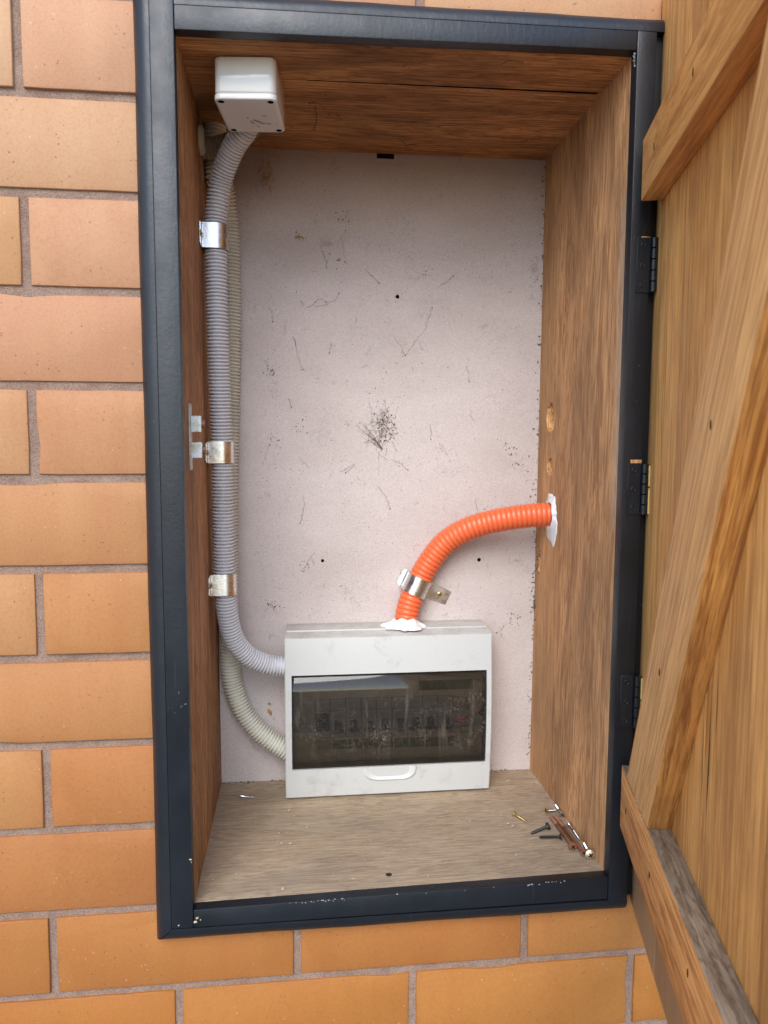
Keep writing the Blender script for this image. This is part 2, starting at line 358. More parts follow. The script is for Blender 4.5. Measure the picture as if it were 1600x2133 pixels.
M = dict(
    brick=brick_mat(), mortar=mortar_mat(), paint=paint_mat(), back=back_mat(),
    paint_plain=paint_mat('dark_navy_hinge_paint', False),
    side=wood('cabinet_side_timber', (.80, .445, .205), (.50, .25, .105), 'z', .7, .5, (.12, .058, .032), .62, (.34, .20, .12), .10, side_extra, spec=.25, specks=.5, al=.55),
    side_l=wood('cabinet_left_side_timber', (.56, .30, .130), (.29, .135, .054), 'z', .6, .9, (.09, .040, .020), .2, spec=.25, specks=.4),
    ceil=wood('cabinet_head_timber', (.80, .41, .155), (.38, .165, .056), 'x', .65, .7, (.075, .032, .016), .6, al=.6, spec=.25, specks=.8),
    floor=wood('dusty_floor_timber', (.50, .375, .245), (.27, .19, .12), 'x', .85, .85, (.14, .10, .07), .35, (.45, .385, .29), .40, spec=.15, specks=.5),
    board=wood('honey_door_timber', (.88, .475, .155), (.60, .275, .070), 'z', .5, .62, (.36, .16, .055), .18, spec=.35, freq=.7, al=.35, ring=.38, extra=board_extra),
    ledger=wood('door_ledger_timber', (.88, .47, .150), (.60, .26, .066), 'x', .5, .7, spec=.35, al=.4, ring=.3, freq=.8),
    ledger_lo=wood('door_lower_ledger_timber', (.88, .44, .150), (.42, .165, .050), 'x', .55, .9, spec=.3, al=.3, ring=.5),
    brace=wood('door_brace_timber', (.92, .54, .215), (.66, .33, .11), 'x', .5, .65, spec=.35, al=.35, ring=.35, freq=.8),
    brace_u=wood('gum_streaked_timber', (.78, .41, .115), (.44, .175, .042), 'x', .5, .8, (.085, .028, .010), .62, spec=.35, freq=.9, al=.4),
    grey=wood('weathered_grey_timber', (.36, .29, .21), (.17, .13, .09), 'x', .8, 1.0, (.06, .045, .035), .3, spec=.2),
    raw=wood('freshly_gouged_timber', (.80, .50, .24), (.50, .26, .10), 'z', .7, 1.0, spec=.2),
    white=plastic('white_abs_plastic', (.55, .56, .545), .25, .42, dscale=26, thr=.55, top_dust=.55),
    jb=plastic('junction_box_plastic', (.74, .73, .69), .12, .12, dscale=10, thr=.6),
    pull=plastic('glossy_pull_plastic', (.60, .61, .60), .12, .2),
    conduit=plastic('grey_lavender_conduit', (.66, .66, .69), .35, .35, (.17, .125, .085), dscale=9, thr=.58),
    conduit_c=plastic('cream_grey_conduit', (.70, .68, .58), .42, .35, (.20, .15, .10), dscale=9, thr=.55),
    conduit_d=plastic('dusty_brown_conduit', (.22, .155, .095), .7, .6, (.10, .07, .045)),
    orange=plastic('orange_conduit_plastic', (.80, .150, .050), .34, .12, (.45, .12, .05), dscale=10, thr=.6),
    seal=plastic('white_silicone_sealant', (.76, .77, .76), .25, .25, (.45, .40, .36), dscale=60, bumps=.0015),
    chrome=metal('zinc_plated_steel', (.86, .86, .85), .24), brass=metal('yellow_passivated_steel', (.62, .44, .17), .3, (.12, .07, .03), .2),
    silver=metal('bright_zinc_steel', (.78, .79, .80), .2), rust=metal('rusty_steel', (.40, .30, .24), .5, (.20, .075, .030), .75),
    cream_m=metal('cream_washer_steel', (.72, .66, .50), .35), black=plain('black_phosphate_steel', (.018, .018, .018), .45, .5),
    bare_brass=plain('bare_brass_leaf', (.70, .52, .18), .45, .5), plate=metal('yellow_zinc_catch', (.46, .38, .20), .4, (.62, .70, .76), .45),
    base=plain('beige_breaker_plate', (.50, .44, .34), .5), breaker=plain('grey_breaker_body', (.42, .36, .32), .5), toggle=plain('black_toggle', (.016, .018, .026), .35, .5),
    green=plain('green_label', (.020, .085, .055), .6), labelp=plain('paper_label', (.36, .30, .22), .7), red=plain('red_test_button', (.85, .085, .02), .4),
    dark=plain('dark_void', (.010, .008, .007), .9, .1), ink=plain('black_marker_ink', (.012, .012, .014), .6),
    web=plain('dusty_cobweb', (.17, .125, .09), .95, .1), web_pale=plain('tan_insect_husk', (.48, .29, .12), .8, .2), crumb=plain('pale_wood_crumb', (.55, .44, .30), .8, .2),
)
# lower ledger top face is weathered grey, inner face orange: two materials on one piece
def pane_mat():
    a = N('smoked_clear_plastic')
    tr = a.n('BsdfTransparent', i_Color=(.30, .29, .27, 1)); gl = a.n('BsdfGlossy', i_Color=(1, 1, 1, 1), i_Roughness=.045)
    fr = a.n('Fresnel', i_IOR=1.5)
    m1 = a.n('MixShader', i_0=fr.outputs[0], i_1=tr.outputs[0], i_2=gl.outputs[0])
    df = a.n('BsdfDiffuse', i_Color=(.30, .25, .20, 1))
    v = a.coord((1, 1, 1)); tcz = a.n('SeparateXYZ', i_0=a.n('TexCoord').outputs['Object'])
    d1 = a.math('MULTIPLY', a.ramp(a.noise(v, 420, 5, .8, .5), (.50, 0.0), (.64, .75)), a.ramp(a.noise(v, 40, 4, .6, .2), (.40, .10), (.66, .8)))
    d2 = a.ramp(a.noise(v, 12, 4, .6), (.38, .08), (.62, 1.0))
    cz = a.math('ABSOLUTE', tcz.outputs[2]); band = a.ramp(cz, (.022, 1.0), (.052, .12))
    d = a.math('MULTIPLY', a.math('MULTIPLY', d1, d2), band)
    st = a.ramp(a.noise(a.coord((40, 40, 5)), 2.0, 4, .6, .3), (.58, 0.0), (.75, .22)); d = a.math('ADD', a.math('ADD', d, a.math('MULTIPLY', st, band)), .035)
    vo = a.n('TexVoronoi', i_Vector=v, i_Scale=300.0).outputs['Distance']; d = a.math('ADD', d, a.math('MULTIPLY', a.ramp(vo, (.05, .7), (.12, 0.0)), d2))
    m2 = a.n('MixShader', i_0=d, i_1=m1.outputs[0], i_2=df.outputs[0]); a.L(m2.outputs[0], a.out.inputs[0]); return a.m
M['pane'] = pane_mat()

# ------------------------------------------------------------------ the ground
def ground():
    a = N('pale_concrete_paving'); a.set(color=a.ramp(a.noise(a.coord(), 1.5, 8, .7), (.3, (.11, .10, .09)), (.7, (.17, .155, .14))), rough=.9)
    a.bump(a.noise(a.coord(), 60, 5), .003)
    bm = bmesh.new(); s = 60; vs_ = [bm.verts.new(p) for p in ((-s, -s, 0), (s, -s, 0), (s, s, 0), (-s, s, 0))]; bm.faces.new(vs_)
    o = link('ground', bm, a.m); o.location = (0, 0, -1.32); tag(o, kind='structure')
ground()

# ------------------------------------------------------------------ brick wall
FR, BK = -0.0196, 0.2505
RX0, RX1, RZ0, RZ1 = -0.1222, 0.3440, -0.3538, 0.5060      # hole in the wall taken by the cabinet carcass
CO, BL, A0, JT = 0.086, 0.240, -0.2405, 0.0080
def brick_poly(name, poly, colr, parent):
    """poly: axis-aligned outline (x, z), counter-clockwise"""
    rnd = random.Random(hash((round(poly[0][0], 4), round(poly[0][1], 4))) & 0xffff)
    pts = []
    n = len(poly)
    for i in range(n):
        a, b = Vector((*poly[i], 0)), Vector((*poly[(i+1) % n], 0)); d = b-a; L_ = d.length; k = max(1, int(L_/.022)); nn = Vector((d.y, -d.x, 0))/L_
        for j in range(k):
            j2 = rnd.uniform(-.0002, .0003) if j else -.0003
            if rnd.random() < .05 and j: j2 = -.0022
            pts.append(a + d*(j/k) - nn*(-j2))
    ctr = sum(pts, Vector())/len(pts); m = len(pts); ins = []
    for i in range(m):
        d1 = (pts[i]-pts[i-1]).normalized(); d2 = (pts[(i+1) % m]-pts[i]).normalized()
        n1 = Vector((-d1.y, d1.x, 0)); n2 = Vector((-d2.y, d2.x, 0)); q = n1+n2; q = q/max(.5, q.dot(n1)); ins.append(q)
    bm = bmesh.new(); rings = []
    dy = rnd.uniform(-.0009, .0007)
    for off, y in ((0, .016), (0, .0012), (.0003, .0003), (.0009, 0.0)):
        rings.append([bm.verts.new((p.x+off*q.x-ctr.x, y+dy, p.y+off*q.y-ctr.y)) for p, q in zip(pts, ins)])
    for a, b in zip(rings, rings[1:]):
        for i in range(m): bm.faces.new((a[i], a[(i+1) % m], b[(i+1) % m], b[i]))
    bm.faces.new(rings[-1])
    o = link(name, bm, M['brick'], parent, smooth=False); auto_smooth(o, 60); o.location = (ctr.x, 0, ctr.y); o.color = (*colr, 1); return o
wall = empty('brick_wall', (0.1, 0, -1.0))
tag(wall, 'orange clay brick wall with pinkish grey mortar joints around the dark framed cabinet', 'wall')
WX0, WX1, KT, KB = -1.20, 1.44, -7, 17
bm = bmesh.new(); zt, zb = -(KT-6)*CO, -(KB-6)*CO
for lo, hi in (((WX0, zb), (RX0, zt)), ((RX1, zb), (WX1, zt)), ((RX0, RZ1), (RX1, zt)), ((RX0, zb), (RX1, RZ0))):
    nx = max(1, int((hi[0]-lo[0])/.004)) if False else 1
    add_box(bm, (lo[0], .0026, lo[1]), (hi[0], .30, hi[1]))
mo = link('mortar', bm, M['mortar'], wall); mo.location = (-.1, 0, 1.0)
PAL = [(.66, .325, .150), (.64, .300, .130), (.67, .335, .155), (.635, .295, .130), (.65, .310, .125), (.62, .280, .125)]
PINK = (.60, .250, .135)
special = {(0, 0): (.64, .295, .140), (4, 0): (.64, .298, .140), (2, 0): (.655, .31, .150), (8, 0): (.63, .275, .115), (6, 0): (.64, .290, .115), (3, -1): (.645, .300, .150)}
for k in range(KT, KB):
    z1 = -(k-6)*CO - JT/2; z0 = -(k+1-6)*CO + JT/2; x0b = A0 + (.12 if k % 2 else 0)
    for i in range(-6, 8):
        bx0 = x0b+i*BL; xa, xb = bx0+JT/2, bx0+BL-JT/2
        xa, xb = max(xa, WX0), min(xb, WX1)
        if xb-xa < .02: continue
        if (k, i) in special: cc = special[(k, i)]
        else:
            cc = random.choice(PAL)
        t = max(0, min(1, (k+1)/12)); cc = (cc[0]*(.77-.20*t), cc[1]*(.88-.43*t), cc[2]*(1.04-.82*t))  # daylight gradient painted into the brick colours: paler rows on top, darker below
        ox = xb > RX0 and xa < RX1; oz = z1 > RZ0 and z0 < RZ1
        polys = []
        if not (ox and oz): polys = [[(xa, z0), (xb, z0), (xb, z1), (xa, z1)]]
        elif z0 < RZ0-.02 and z1 > RZ0:                       # row that ends just under the cabinet
            if xa < RX0-.02: polys = [[(xa, z0), (xb, z0), (xb, RZ0), (RX0, RZ0), (RX0, z1), (xa, z1)]]
            elif xb > RX1+.02: polys = [[(xa, z0), (xb, z0), (xb, z1), (RX1, z1), (RX1, RZ0), (xa, RZ0)]]
            else: polys = [[(xa, z0), (xb, z0), (xb, RZ0), (xa, RZ0)]]
        else:
            if xa < RX0-.012: polys.append([(xa, z0), (RX0, z0), (RX0, z1), (xa, z1)])
            if xb > RX1+.012: polys.append([(RX1, z0), (xb, z0), (xb, z1), (RX1, z1)])
        for p in polys:
            o = brick_poly('brick', p, cc, wall); o.location = Vector(o.location)-wall.location

# ------------------------------------------------------------------ cabinet carcass
cab = empty('meter_cabinet', (0.11, 0, -0.35))
tag(cab, 'open timber meter cabinet with dark navy painted frame set into the brick wall', 'cabinet')
inv = -Vector(cab.location)
def C_(o): o.location = Vector(o.location)+inv; o.parent = cab; return o
# inner corners (x, z) at the front and at the back
F = dict(TL=(-.1019, .4816), TR=(.3233, .4888), BL=(-.1017, -.3365), BR=(.3223, -.3299))
B = dict(TL=(-.1019, .4825), TR=(.3252, .4847), BL=(-.1008, -.3328), BR=(.3222, -.3337))
PF = -.0060   # carcass boards start behind the painted frame
def lerp2(a, b, t): return (a[0]+(b[0]-a[0])*t, a[1]+(b[1]-a[1])*t)
def inner(c, y): return lerp2(F[c], B[c], (y-FR)/(BK-FR))
def P3(c, y): x, z = inner(c, y); return Vector((x, y, z))
def fz(x, y):
    l, r = inner('BL', y), inner('BR', y); return l[1]+(r[1]-l[1])*(x-l[0])/(r[0]-l[0])
TK = .0195
def panel(name, ca, cb, outdir, m, y0, y1, ext=0):
    """board between two inner corner lines, thickness outwards"""
    od = Vector(outdir)*TK
    a0, b0, a1, b1 = P3(ca, y0), P3(cb, y0), P3(ca, y1), P3(cb, y1)
    d = (b0-a0).normalized()*ext; a0, a1, b0, b1 = a0-d, a1-d, b0+d, b1+d
    o = hexa(name, (a0, b0, b0+od, a0+od, a1, b1, b1+od, a1+od), m); return o
right = C_(panel('side_panel', 'BR', 'TR', (1, 0, 0), M['side'], PF, BK))
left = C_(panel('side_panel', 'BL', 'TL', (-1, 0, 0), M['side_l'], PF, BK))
GAPY = onp(900, 180, (0, 0, 1), .484).y
C_(panel('head_board', 'TL', 'TR', (0, 0, 1), M['ceil'], PF, GAPY-.0002))
hb = C_(panel('head_board', 'TL', 'TR', (0, 0, 1), M['ceil'], GAPY+.0008, BK))
g = bmesh.new(); add_box(g, (-.125, GAPY-.02, .4995), (.345, GAPY+.03, .5055)); C_(link('head_backing', g, M['dark']))
floor = C_(panel('floor_board', 'BL', 'BR', (0, 0, -1), M['floor'], PF, BK))
# wedge shaped split between the two head boards
bmw = bmesh.new()
p0, p1 = onp(640, 178, (0, 0, 1), .4835), onp(1255, 190, (0, 0, 1), .4835)
zz0, zz1 = .476, .4895
c8 = []
for p, wd in ((p0, .0012), (p1, .0100)):
    c8 += [Vector((p.x, GAPY-.0004-wd*.5, zz0)), Vector((p.x, GAPY+.0009+wd*.5, zz0)), Vector((p.x, GAPY+.0009+wd*.3, zz1)), Vector((p.x, GAPY-.0004-wd*.3, zz1))]
add_hexa(bmw, c8)
cw = cutter(bmw, M['dark']); bpy.context.view_layer.update(); boolean(hb, [cw])
# back sheet with drilled holes
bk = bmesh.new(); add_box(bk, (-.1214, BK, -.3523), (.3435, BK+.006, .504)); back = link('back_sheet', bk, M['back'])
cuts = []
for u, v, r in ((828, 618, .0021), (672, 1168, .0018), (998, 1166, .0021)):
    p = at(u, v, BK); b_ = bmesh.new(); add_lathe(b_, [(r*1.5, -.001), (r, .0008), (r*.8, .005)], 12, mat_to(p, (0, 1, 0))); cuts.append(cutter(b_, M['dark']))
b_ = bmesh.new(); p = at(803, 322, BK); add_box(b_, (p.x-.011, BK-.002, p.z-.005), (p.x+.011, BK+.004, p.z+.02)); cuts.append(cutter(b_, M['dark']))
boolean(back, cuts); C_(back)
# gouged holes in the right side panel and a ragged chewed patch
cuts = []
def gouge(u, v, ry, rz, dep, seed):
    r_ = random.Random(seed); p = onp(u, v, (1, 0, 0), .3235); b_ = bmesh.new()
    bmesh.ops.create_icosphere(b_, subdivisions=3, radius=1)
    for q in b_.verts:
        j = 1+r_.uniform(-.09, .09); q.co = Vector((q.co.x*dep*j, q.co.y*ry*j, q.co.z*rz*j))+p
    cuts.append(cutter(b_, M['raw']))
gouge(1146, 870, .0165, .0195, .011, 1); gouge(1150, 876, .0080, .011, .010, 4)
gouge(1145, 971, .0105, .0120, .007, 2); gouge(1125, 1165, .0045, .0085, .0028, 3); gouge(1124, 1182, .004, .006, .0022, 5)
bpy.context.view_layer.update()
boolean(right, cuts)
# ---- painted frame
PM = M['paint']
def fr_hexa(name, x0b, x1b, x0t, x1t, zb_, zt_, y0=FR, y1=PF, zbr=None, ztr=None):
    zbr = zb_ if zbr is None else zbr; ztr = zt_ if ztr is None else ztr
    c = [(x0b, y0, zb_), (x1b, y0, zbr), (x1b, y1, zbr), (x0b, y1, zb_), (x0t, y0, zt_), (x1t, y0, ztr), (x1t, y1, ztr), (x0t, y1, zt_)]
    return C_(hexa(name, c, PM, None, .0011))
fr_hexa('stile', -.1226, F['BL'][0], -.1228, F['TL'][0], -.3545, .5212)
fr_hexa('stile', F['BR'][0], .3432, F['TR'][0], .3424, -.3560, .5060)
fr_hexa('rail', F['TL'][0]+.0004, F['TR'][0]-.0003, F['TL'][0]+.0004, F['TR'][0]-.0003, F['TL'][1], .5023, zbr=F['TR'][1], ztr=.5062, y0=FR+.0006)
fr_hexa('rail', F['BL'][0]+.0004, F['BR'][0]-.0003, F['BL'][0]+.0004, F['BR'][0]-.0003, -.3548, F['BL'][1], zbr=-.3540, ztr=F['BR'][1], y0=FR+.0006)
def quad_mould(name, a, b, outv, w, h=.0185, mitre=None):
    """quarter-round moulding from a to b, lying on the wall and against the frame"""
    a, b, o_ = Vector(a), Vector(b), Vector(outv); bm = bmesh.new(); rings = []
    prof = [(0, 0), (0, -h), (.0014, -h)]
    for i in range(1, 9):
        t = math.pi/2*i/8; prof.append((.0014+(w-.0014)*math.sin(t)*1.0, -h*math.cos(t)*1.0))
    prof.append((w, .0))
    K = 24
    for j in range(K+1):
        t = j/K; base = a.lerp(b, t); wb = .0003*math.sin(17*t+a.x*40)+.00015*math.sin(53*t)
        mv = Vector(mitre) if (mitre and j == 0) else Vector()
        rings.append([bm.verts.new(base + o_*(s+(wb if s > .003 else 0)) + mv*s + Vector((0, yy, 0))) for s, yy in prof])
    n = len(prof)
    for r0, r1 in zip(rings, rings[1:]):
        for i in range(n): bm.faces.new((r0[i], r0[(i+1) % n], r1[(i+1) % n], r1[i]))
    bm.faces.new(rings[0][::-1]); bm.faces.new(rings[-1]); bmesh.ops.recalc_face_normals(bm, faces=bm.faces[:])
    o = link(name, bm, PM); auto_smooth(o, 50); return C_(o)
quad_mould('quad_moulding', (-.1230, 0, -.3555), (-.1232, 0, .5215), (-1, 0, 0), .0165, mitre=(0, 0, -1.06))
quad_mould('quad_moulding', (-.1015, 0, .5028), (.3550, 0, .5070), (0, 0, 1), .0175)
quad_mould('quad_moulding', (-.1226, 0, -.3556), (.3440, 0, -.3560), (0, 0, -1), .0176, mitre=(-.92, 0, 0))
box('hinge_side_trim', (.3436, -.0110, -.3560), (.3538, -.0002, .5062), PM, None, .0008); C_(bpy.data.objects['hinge_side_trim'])
# broken mitre at the lower left corner: a little sliver of bare wood and paint flakes
def flakes(name, pts, m, parent, size, rnd, normal=(0, -1, 0), off=.0004, thick=.0003, kind=None):
    bm = bmesh.new(); nn = Vector(normal).normalized(); a, b, _ = frame_of(nn)
    for p in pts:
        s = size*rnd.uniform(.4, 1.3); k = rnd.randint(4, 6); ph = rnd.uniform(0, 6.28); el = rnd.uniform(.4, 1)
        ring = []
        for i in range(k):
            an = ph+2*math.pi*i/k; r_ = s*rnd.uniform(.6, 1.1); ring.append(p + nn*(off+rnd.uniform(0, thick)) + a*math.cos(an)*r_ + b*math.sin(an)*r_*el)
        t = [bm.verts.new(q) for q in ring]; c = bm.verts.new(p+nn*(off+thick*2.2))
        lo = [bm.verts.new(q-nn*(off+.0001)) for q in ring]
        for i in range(k): bm.faces.new((t[i], t[(i+1) % k], c)); bm.faces.new((lo[i], lo[(i+1) % k], t[(i+1) % k], t[i]))
    o = link(name, bm, m, parent)
    if kind: o['kind'] = kind
    return o
rf = random.Random(3)
pts = [at(u+rf.uniform(-3, 3), v+rf.uniform(-3, 3), FR) for u, v in ((412, 1912), (408, 1920), (372, 1930), (421, 1914), (398, 1792), (396, 1796))]
C_(flakes('paint_chips', pts, M['crumb'], None, .0016, rf, kind='stuff'))
rf = random.Random(31); pts = []
for i in range(34):
    u = rf.choice((rf.uniform(1090, 1180), rf.uniform(600, 720), rf.uniform(560, 1240))); t = (u-402)/(1268-402); pts.append(at(u, 1897-69*t+rf.uniform(-1, 3), FR))
for i in range(26): pts.append(at(1323-rf.uniform(0, 3), rf.uniform(110, 138), FR))
C_(flakes('worn_paint_edge', pts, plain('worn_pale_paint', (.26, .28, .30), .6), None, .0011, rf, kind='stuff'))
box('bare_sliver', (-.1385, -.0050, -.3738), (-.1300, -.001, -.3722), M['raw'], None, .0008); C_(bpy.data.objects['bare_sliver'])
# ---- roller catch keeper on the left panel
keep = bmesh.new()
ya = onp(396, 900, (1, 0, 0), -.1014).y; ya = .026
add_box(keep, (-.1017, ya-.0070, .0930), (-.1003, ya+.0075, .1580)); bevel(keep, .0004, 1)
kp = C_(link('catch_plate', keep, M['plate']))
for (u0, v0, u1, v1) in ((395, 866, 420, 900), (397, 921, 422, 954)):
    a, b = at(u0, v0, ya), at(u1, v1, ya); o = box('catch_tab', (-.1005, ya-.0012, b.z), (b.x, ya+.0006, a.z), M['plate'], None, .0004, 1)
    o.parent = kp; o.location = Vector(o.location)
    b2 = bmesh.new(); add_lathe(b2, [(.0001, 0), (.0045, .0002), (.0042, .012)], 14, mat_to((-.0995, ya+.005, (a.z+b.z)/2), (1, 0, 0)))
    o = link('roller', b2, M['rust'], kp)
# correct children: kp has local origin at world + inv
# ------------------------------------------------------------------ hinges
def hinge(z0, z1, shift_x):
    e = box('hinge', (.3285+shift_x, FR-.0011, z0), (.3420+shift_x, FR+.0002, z1), M['paint_plain'], None, .0003, 1); C_(e)
    c0 = Vector(e.location)-inv
    def ch(o): o.location = Vector(o.location)-c0; o.parent = e; return o
    bm = bmesh.new(); L_ = z1-z0
    for i in range(5):
        a = z0+L_*i/5+.0004; b = z0+L_*(i+1)/5-.0004
        add_lathe(bm, [(.0020, a), (.0026, a+.0003), (.0026, b-.0003), (.0020, b)], 14, Matrix.Translation((.3446+shift_x, FR-.0032, 0)))
    o = link('knuckle', bm, M['paint_plain']); auto_smooth(o, 40); ch(o)
    bm = bmesh.new(); add_box(bm, (.3462+shift_x, FR-.0050, z0+.001), (.3515+shift_x, FR-.0036, z1-.001)); ch(link('door_leaf', bm, M['paint_plain']))
    bm = bmesh.new(); add_box(bm, (.3480+shift_x, FR-.0056, z0+.001), (.3500+shift_x, FR-.0051, z0+L_*.52)); add_box(bm, (.3478+shift_x, FR-.0056, z0+L_*.56), (.3500+shift_x, FR-.0051, z1-.002)); ch(link('bare_edge', bm, M['bare_brass']))
    for t in (.13, .5, .86):
        zc = z1-L_*t; bm = bmesh.new(); MM = mat_to((.3345+shift_x, FR-.0011, zc), (0, -1, 0))
        add_lathe(bm, [(.0026, -.0002), (.0026, .0004), (.0021, .0006), (.0017, .0002)], 16, MM)
        for s in (0, 1):
            m2 = MM @ Matrix.Rotation(s*math.pi/2+.4, 4, 'Z'); add_box(bm, (-.0015, -.00025, .0001), (.0015, .00025, .00045), m2)
        o = link('screw_head', bm, M['paint_plain']); auto_smooth(o, 30); ch(o)
    return e
hinge(.2660, .3180, .0010); hinge(.0500, .1010, -.0006); hinge(-.1686, -.1140, -.0006)
box('bare_mortise', (.3305, FR-.0004, .1012), (.3418, FR+.0002, .1046), M['raw'], None, 0); C_(bpy.data.objects['bare_mortise'])
box('bare_mortise', (.3335, FR-.0004, .3181), (.3425, FR+.0002, .3190), M['raw'], None, 0); C_([o for o in bpy.data.objects if o.name.startswith('bare_mortise') and o.parent is None][0])

# ------------------------------------------------------------------ door
TH = RAD(14.78); H = Vector((.349, FR-.004, 0))
door = empty('door'); door.location = H+inv; door.rotation_euler = (0, 0, math.atan2(-math.cos(TH), -math.sin(TH))); door.parent = cab
door['label'] = 'honey coloured ledged and braced plank door swung open to the right'
DN = Vector((-math.sin(TH), -math.cos(TH), 0)); NN = Vector((math.cos(TH), -math.sin(TH), 0))
def dloc(u, v, off=0):
    X = onp(u, v, NN, NN.dot(H)-off) - H; return X.dot(DN), X.z
ZB, ZT, QT = -.3657, .548, .020
qs = [-.0245, .101, .226, .3495, .462]
for i, (a, b) in enumerate(zip(qs, qs[1:])):
    lo = (a+.0005, 0.0, ZB+[0, .0006, -.0004, .0003][i]); hi = (b-.0005, QT, ZT+[0, .001, -.001, 0][i])
    bm = bmesh.new(); add_box(bm, lo, hi); bevel(bm, .0009, 2); o = link('board', bm, M['board'], door); auto_smooth(o, 40)
    cuts = []
    def wedge(pa, pb, wa, wm, depth=.010):
        # tapering crack from pa to pb, widest in the middle
        bmx = bmesh.new(); pm = ((pa[0]+pb[0])/2+.0005, (pa[1]+pb[1])/2)
        for (s, e, ws, we) in ((pa, pm, wa, wm), (pm, pb, wm, wa)):
            c = []
            for (q, z), ww in ((s, ws), (e, we)): c += [Vector((q-ww, -.002, z)), Vector((q+ww, -.002, z)), Vector((q+ww*.4, depth, z)), Vector((q-ww*.4, depth, z))]
            bme = bmesh.new(); add_hexa(bme, c); cc = link('cutter', bme, M['dark'], door); cuts.append(cc)
        bmx.free()
    if i == 2:
        wedge(dloc(1484, 1420), dloc(1468, 1760), .0002, .0017); wedge(dloc(1497, 1380), dloc(1490, 1560), .0001, .0009)
    if i == 1: wedge(dloc(1467, 1500), dloc(1459, 1700), .0001, .0009)
    if i == 0: wedge(dloc(1380, 830), dloc(1377, 960), .0002, .0010); wedge(dloc(1372, 1050), dloc(1366, 1280), .0001, .0006); wedge(dloc(1387, 620), dloc(1383, 800), .0001, .00025)
    if cuts:
        bpy.context.view_layer.update(); boolean(o, cuts)
def two_face(name, lo, hi, m_face, m_other, parent, bev=.0007, axis=2):
    bm = bmesh.new(); add_box(bm, lo, hi); bevel(bm, bev, 2); bm.normal_update()
    for f in bm.faces: f.material_index = 1 if f.normal.z > .7 else 0
    o = link(name, bm, None, parent, mats=[m_face, m_other]); auto_smooth(o, 40); return o
two_face('ledger', (.0172, -.020, -.2655), (.437, -.0002, -.2015), M['ledger_lo'], M['grey'], door)
two_face('ledger', (.0150, -.020, .3475), (.437, -.0002, .4025), M['ledger'], M['ledger'], door)
# brace: a parallelogram prism, own object turned along its length so the grain follows it
ang = math.atan2(.3983, .2262)              # rise over run of the ridge line
br = bmesh.new(); zA, zB_ = -.2012, .3472
def qz(qbase, z): return qbase + (z+.2012)/math.tan(ang)
cc = [(qz(.0455, zA), zA), (qz(.1430, zA), zA), (qz(.1430, zB_), zB_), (qz(.0455, zB_), zB_)]
org = Vector((cc[0][0], 0, cc[0][1])); R_ = Matrix.Rotation(-ang, 4, 'Y').inverted()
c8 = [Vector((q, -.020, z)) for q, z in cc] + [Vector((q, -.0002, z)) for q, z in cc]
Rm = Matrix.Rotation(-ang, 4, 'Y')          # local x -> direction (cos, 0, sin)
c8 = [Rm.inverted() @ (c-org) for c in c8]
add_hexa(br, c8); bevel(br, .0008, 2); br.normal_update()
for f in br.faces: f.material_index = 1 if f.normal.z < -.7 else 0
bo = link('brace', br, None, door, mats=[M['brace'], M['brace_u']]); bo.location = org; bo.rotation_euler = (0, -ang, 0); auto_smooth(bo, 40)
# nails and screw holes driven into ledgers and brace
def nail(u, v, rq=.0014, rz=.0042, off=.020):
    q, z = dloc(u, v, off); bm = bmesh.new(); MM = Matrix.Translation((q, -off-.0001, z))
    add_lathe(bm, [(1, 0), (.85, .00025), (.4, .0001)], 12, MM @ Matrix.Rotation(math.pi/2, 4, 'X') @ Matrix.Diagonal((rq, rz*.8, 1, 1)))
    link('nail', bm, M['dark'] , door)
for n_ in ((1304, 1690), (1353, 1823), (1433, 2027), (1444, 150), (1363, 305), (1374, 1400), (1481, 885)): nail(*n_)
# splintered fibres where the brace was sawn off on the lower ledger
sp_ = bmesh.new(); rs_ = random.Random(9)
for i in range(26):
    t = rs_.random(); q = .1430-.0005+rs_.uniform(-.03, .0015); yv = -.020*rs_.random(); L_ = rs_.uniform(.001, .0045)
    if rs_.random() < .5: yv = -.0203; q = .0455+rs_.random()*.097
    a = Vector((q, yv, -.2012)); b = a+Vector((rs_.uniform(-.001, .003), rs_.uniform(-.002, 0), -rs_.uniform(-.0012, .001)))*1.0 + Vector((0, 0, rs_.uniform(-.0002, .001)))
    sweep(sp_, [a, b], [.0003, .0001], 4)
o = link('splinters', sp_, M['crumb'], door); o['kind'] = 'stuff'

# ------------------------------------------------------------------ conduits
def corrugated(name, P, R, pitch, depth, m, label, duty=.56, n=28, group=None, parent=None):
    pts = catmull(P, 1); L_ = plen(pts); ss, rr = [], []
    k = int(L_/pitch)
    for i in range(k):
        s = i*pitch
        for ph, d in ((0, .75), (.06, .15), (.16, 0), (duty-.10, 0), (duty, .15), (duty+.07, .8), (duty+.14, 1), (.96, 1)): ss.append(s+ph*pitch); rr.append(R-depth*d)
    bm = bmesh.new(); sweep(bm, resample(pts, ss), rr, n); o = link(name, bm, m, parent); auto_smooth(o, 62)
    o_ = Vector(P[0]); shift(o, o_); tag(o, label, 'conduit', group); return o
def pt(u, v, y): return tuple(at(u, v, y))
XC = -.1019+.0135
c1 = [pt(524, 245, .105), pt(516, 262, .111), pt(505, 279, .117), pt(489, 302, .126), pt(472, 340, .138), pt(459, 382, .147), pt(450, 450, .152), pt(449.5, 502, .153), pt(451, 600, .155), pt(454, 720, .158), pt(459, 850, .165),
      pt(462, 942, .170), pt(464, 1060, .172), pt(467, 1180, .175), pt(469, 1225, .176), pt(473, 1275, .180), pt(487, 1330, .188), pt(515, 1365, .196), pt(553, 1383, .203), pt(590, 1388, .206), pt(612, 1389, .206)]
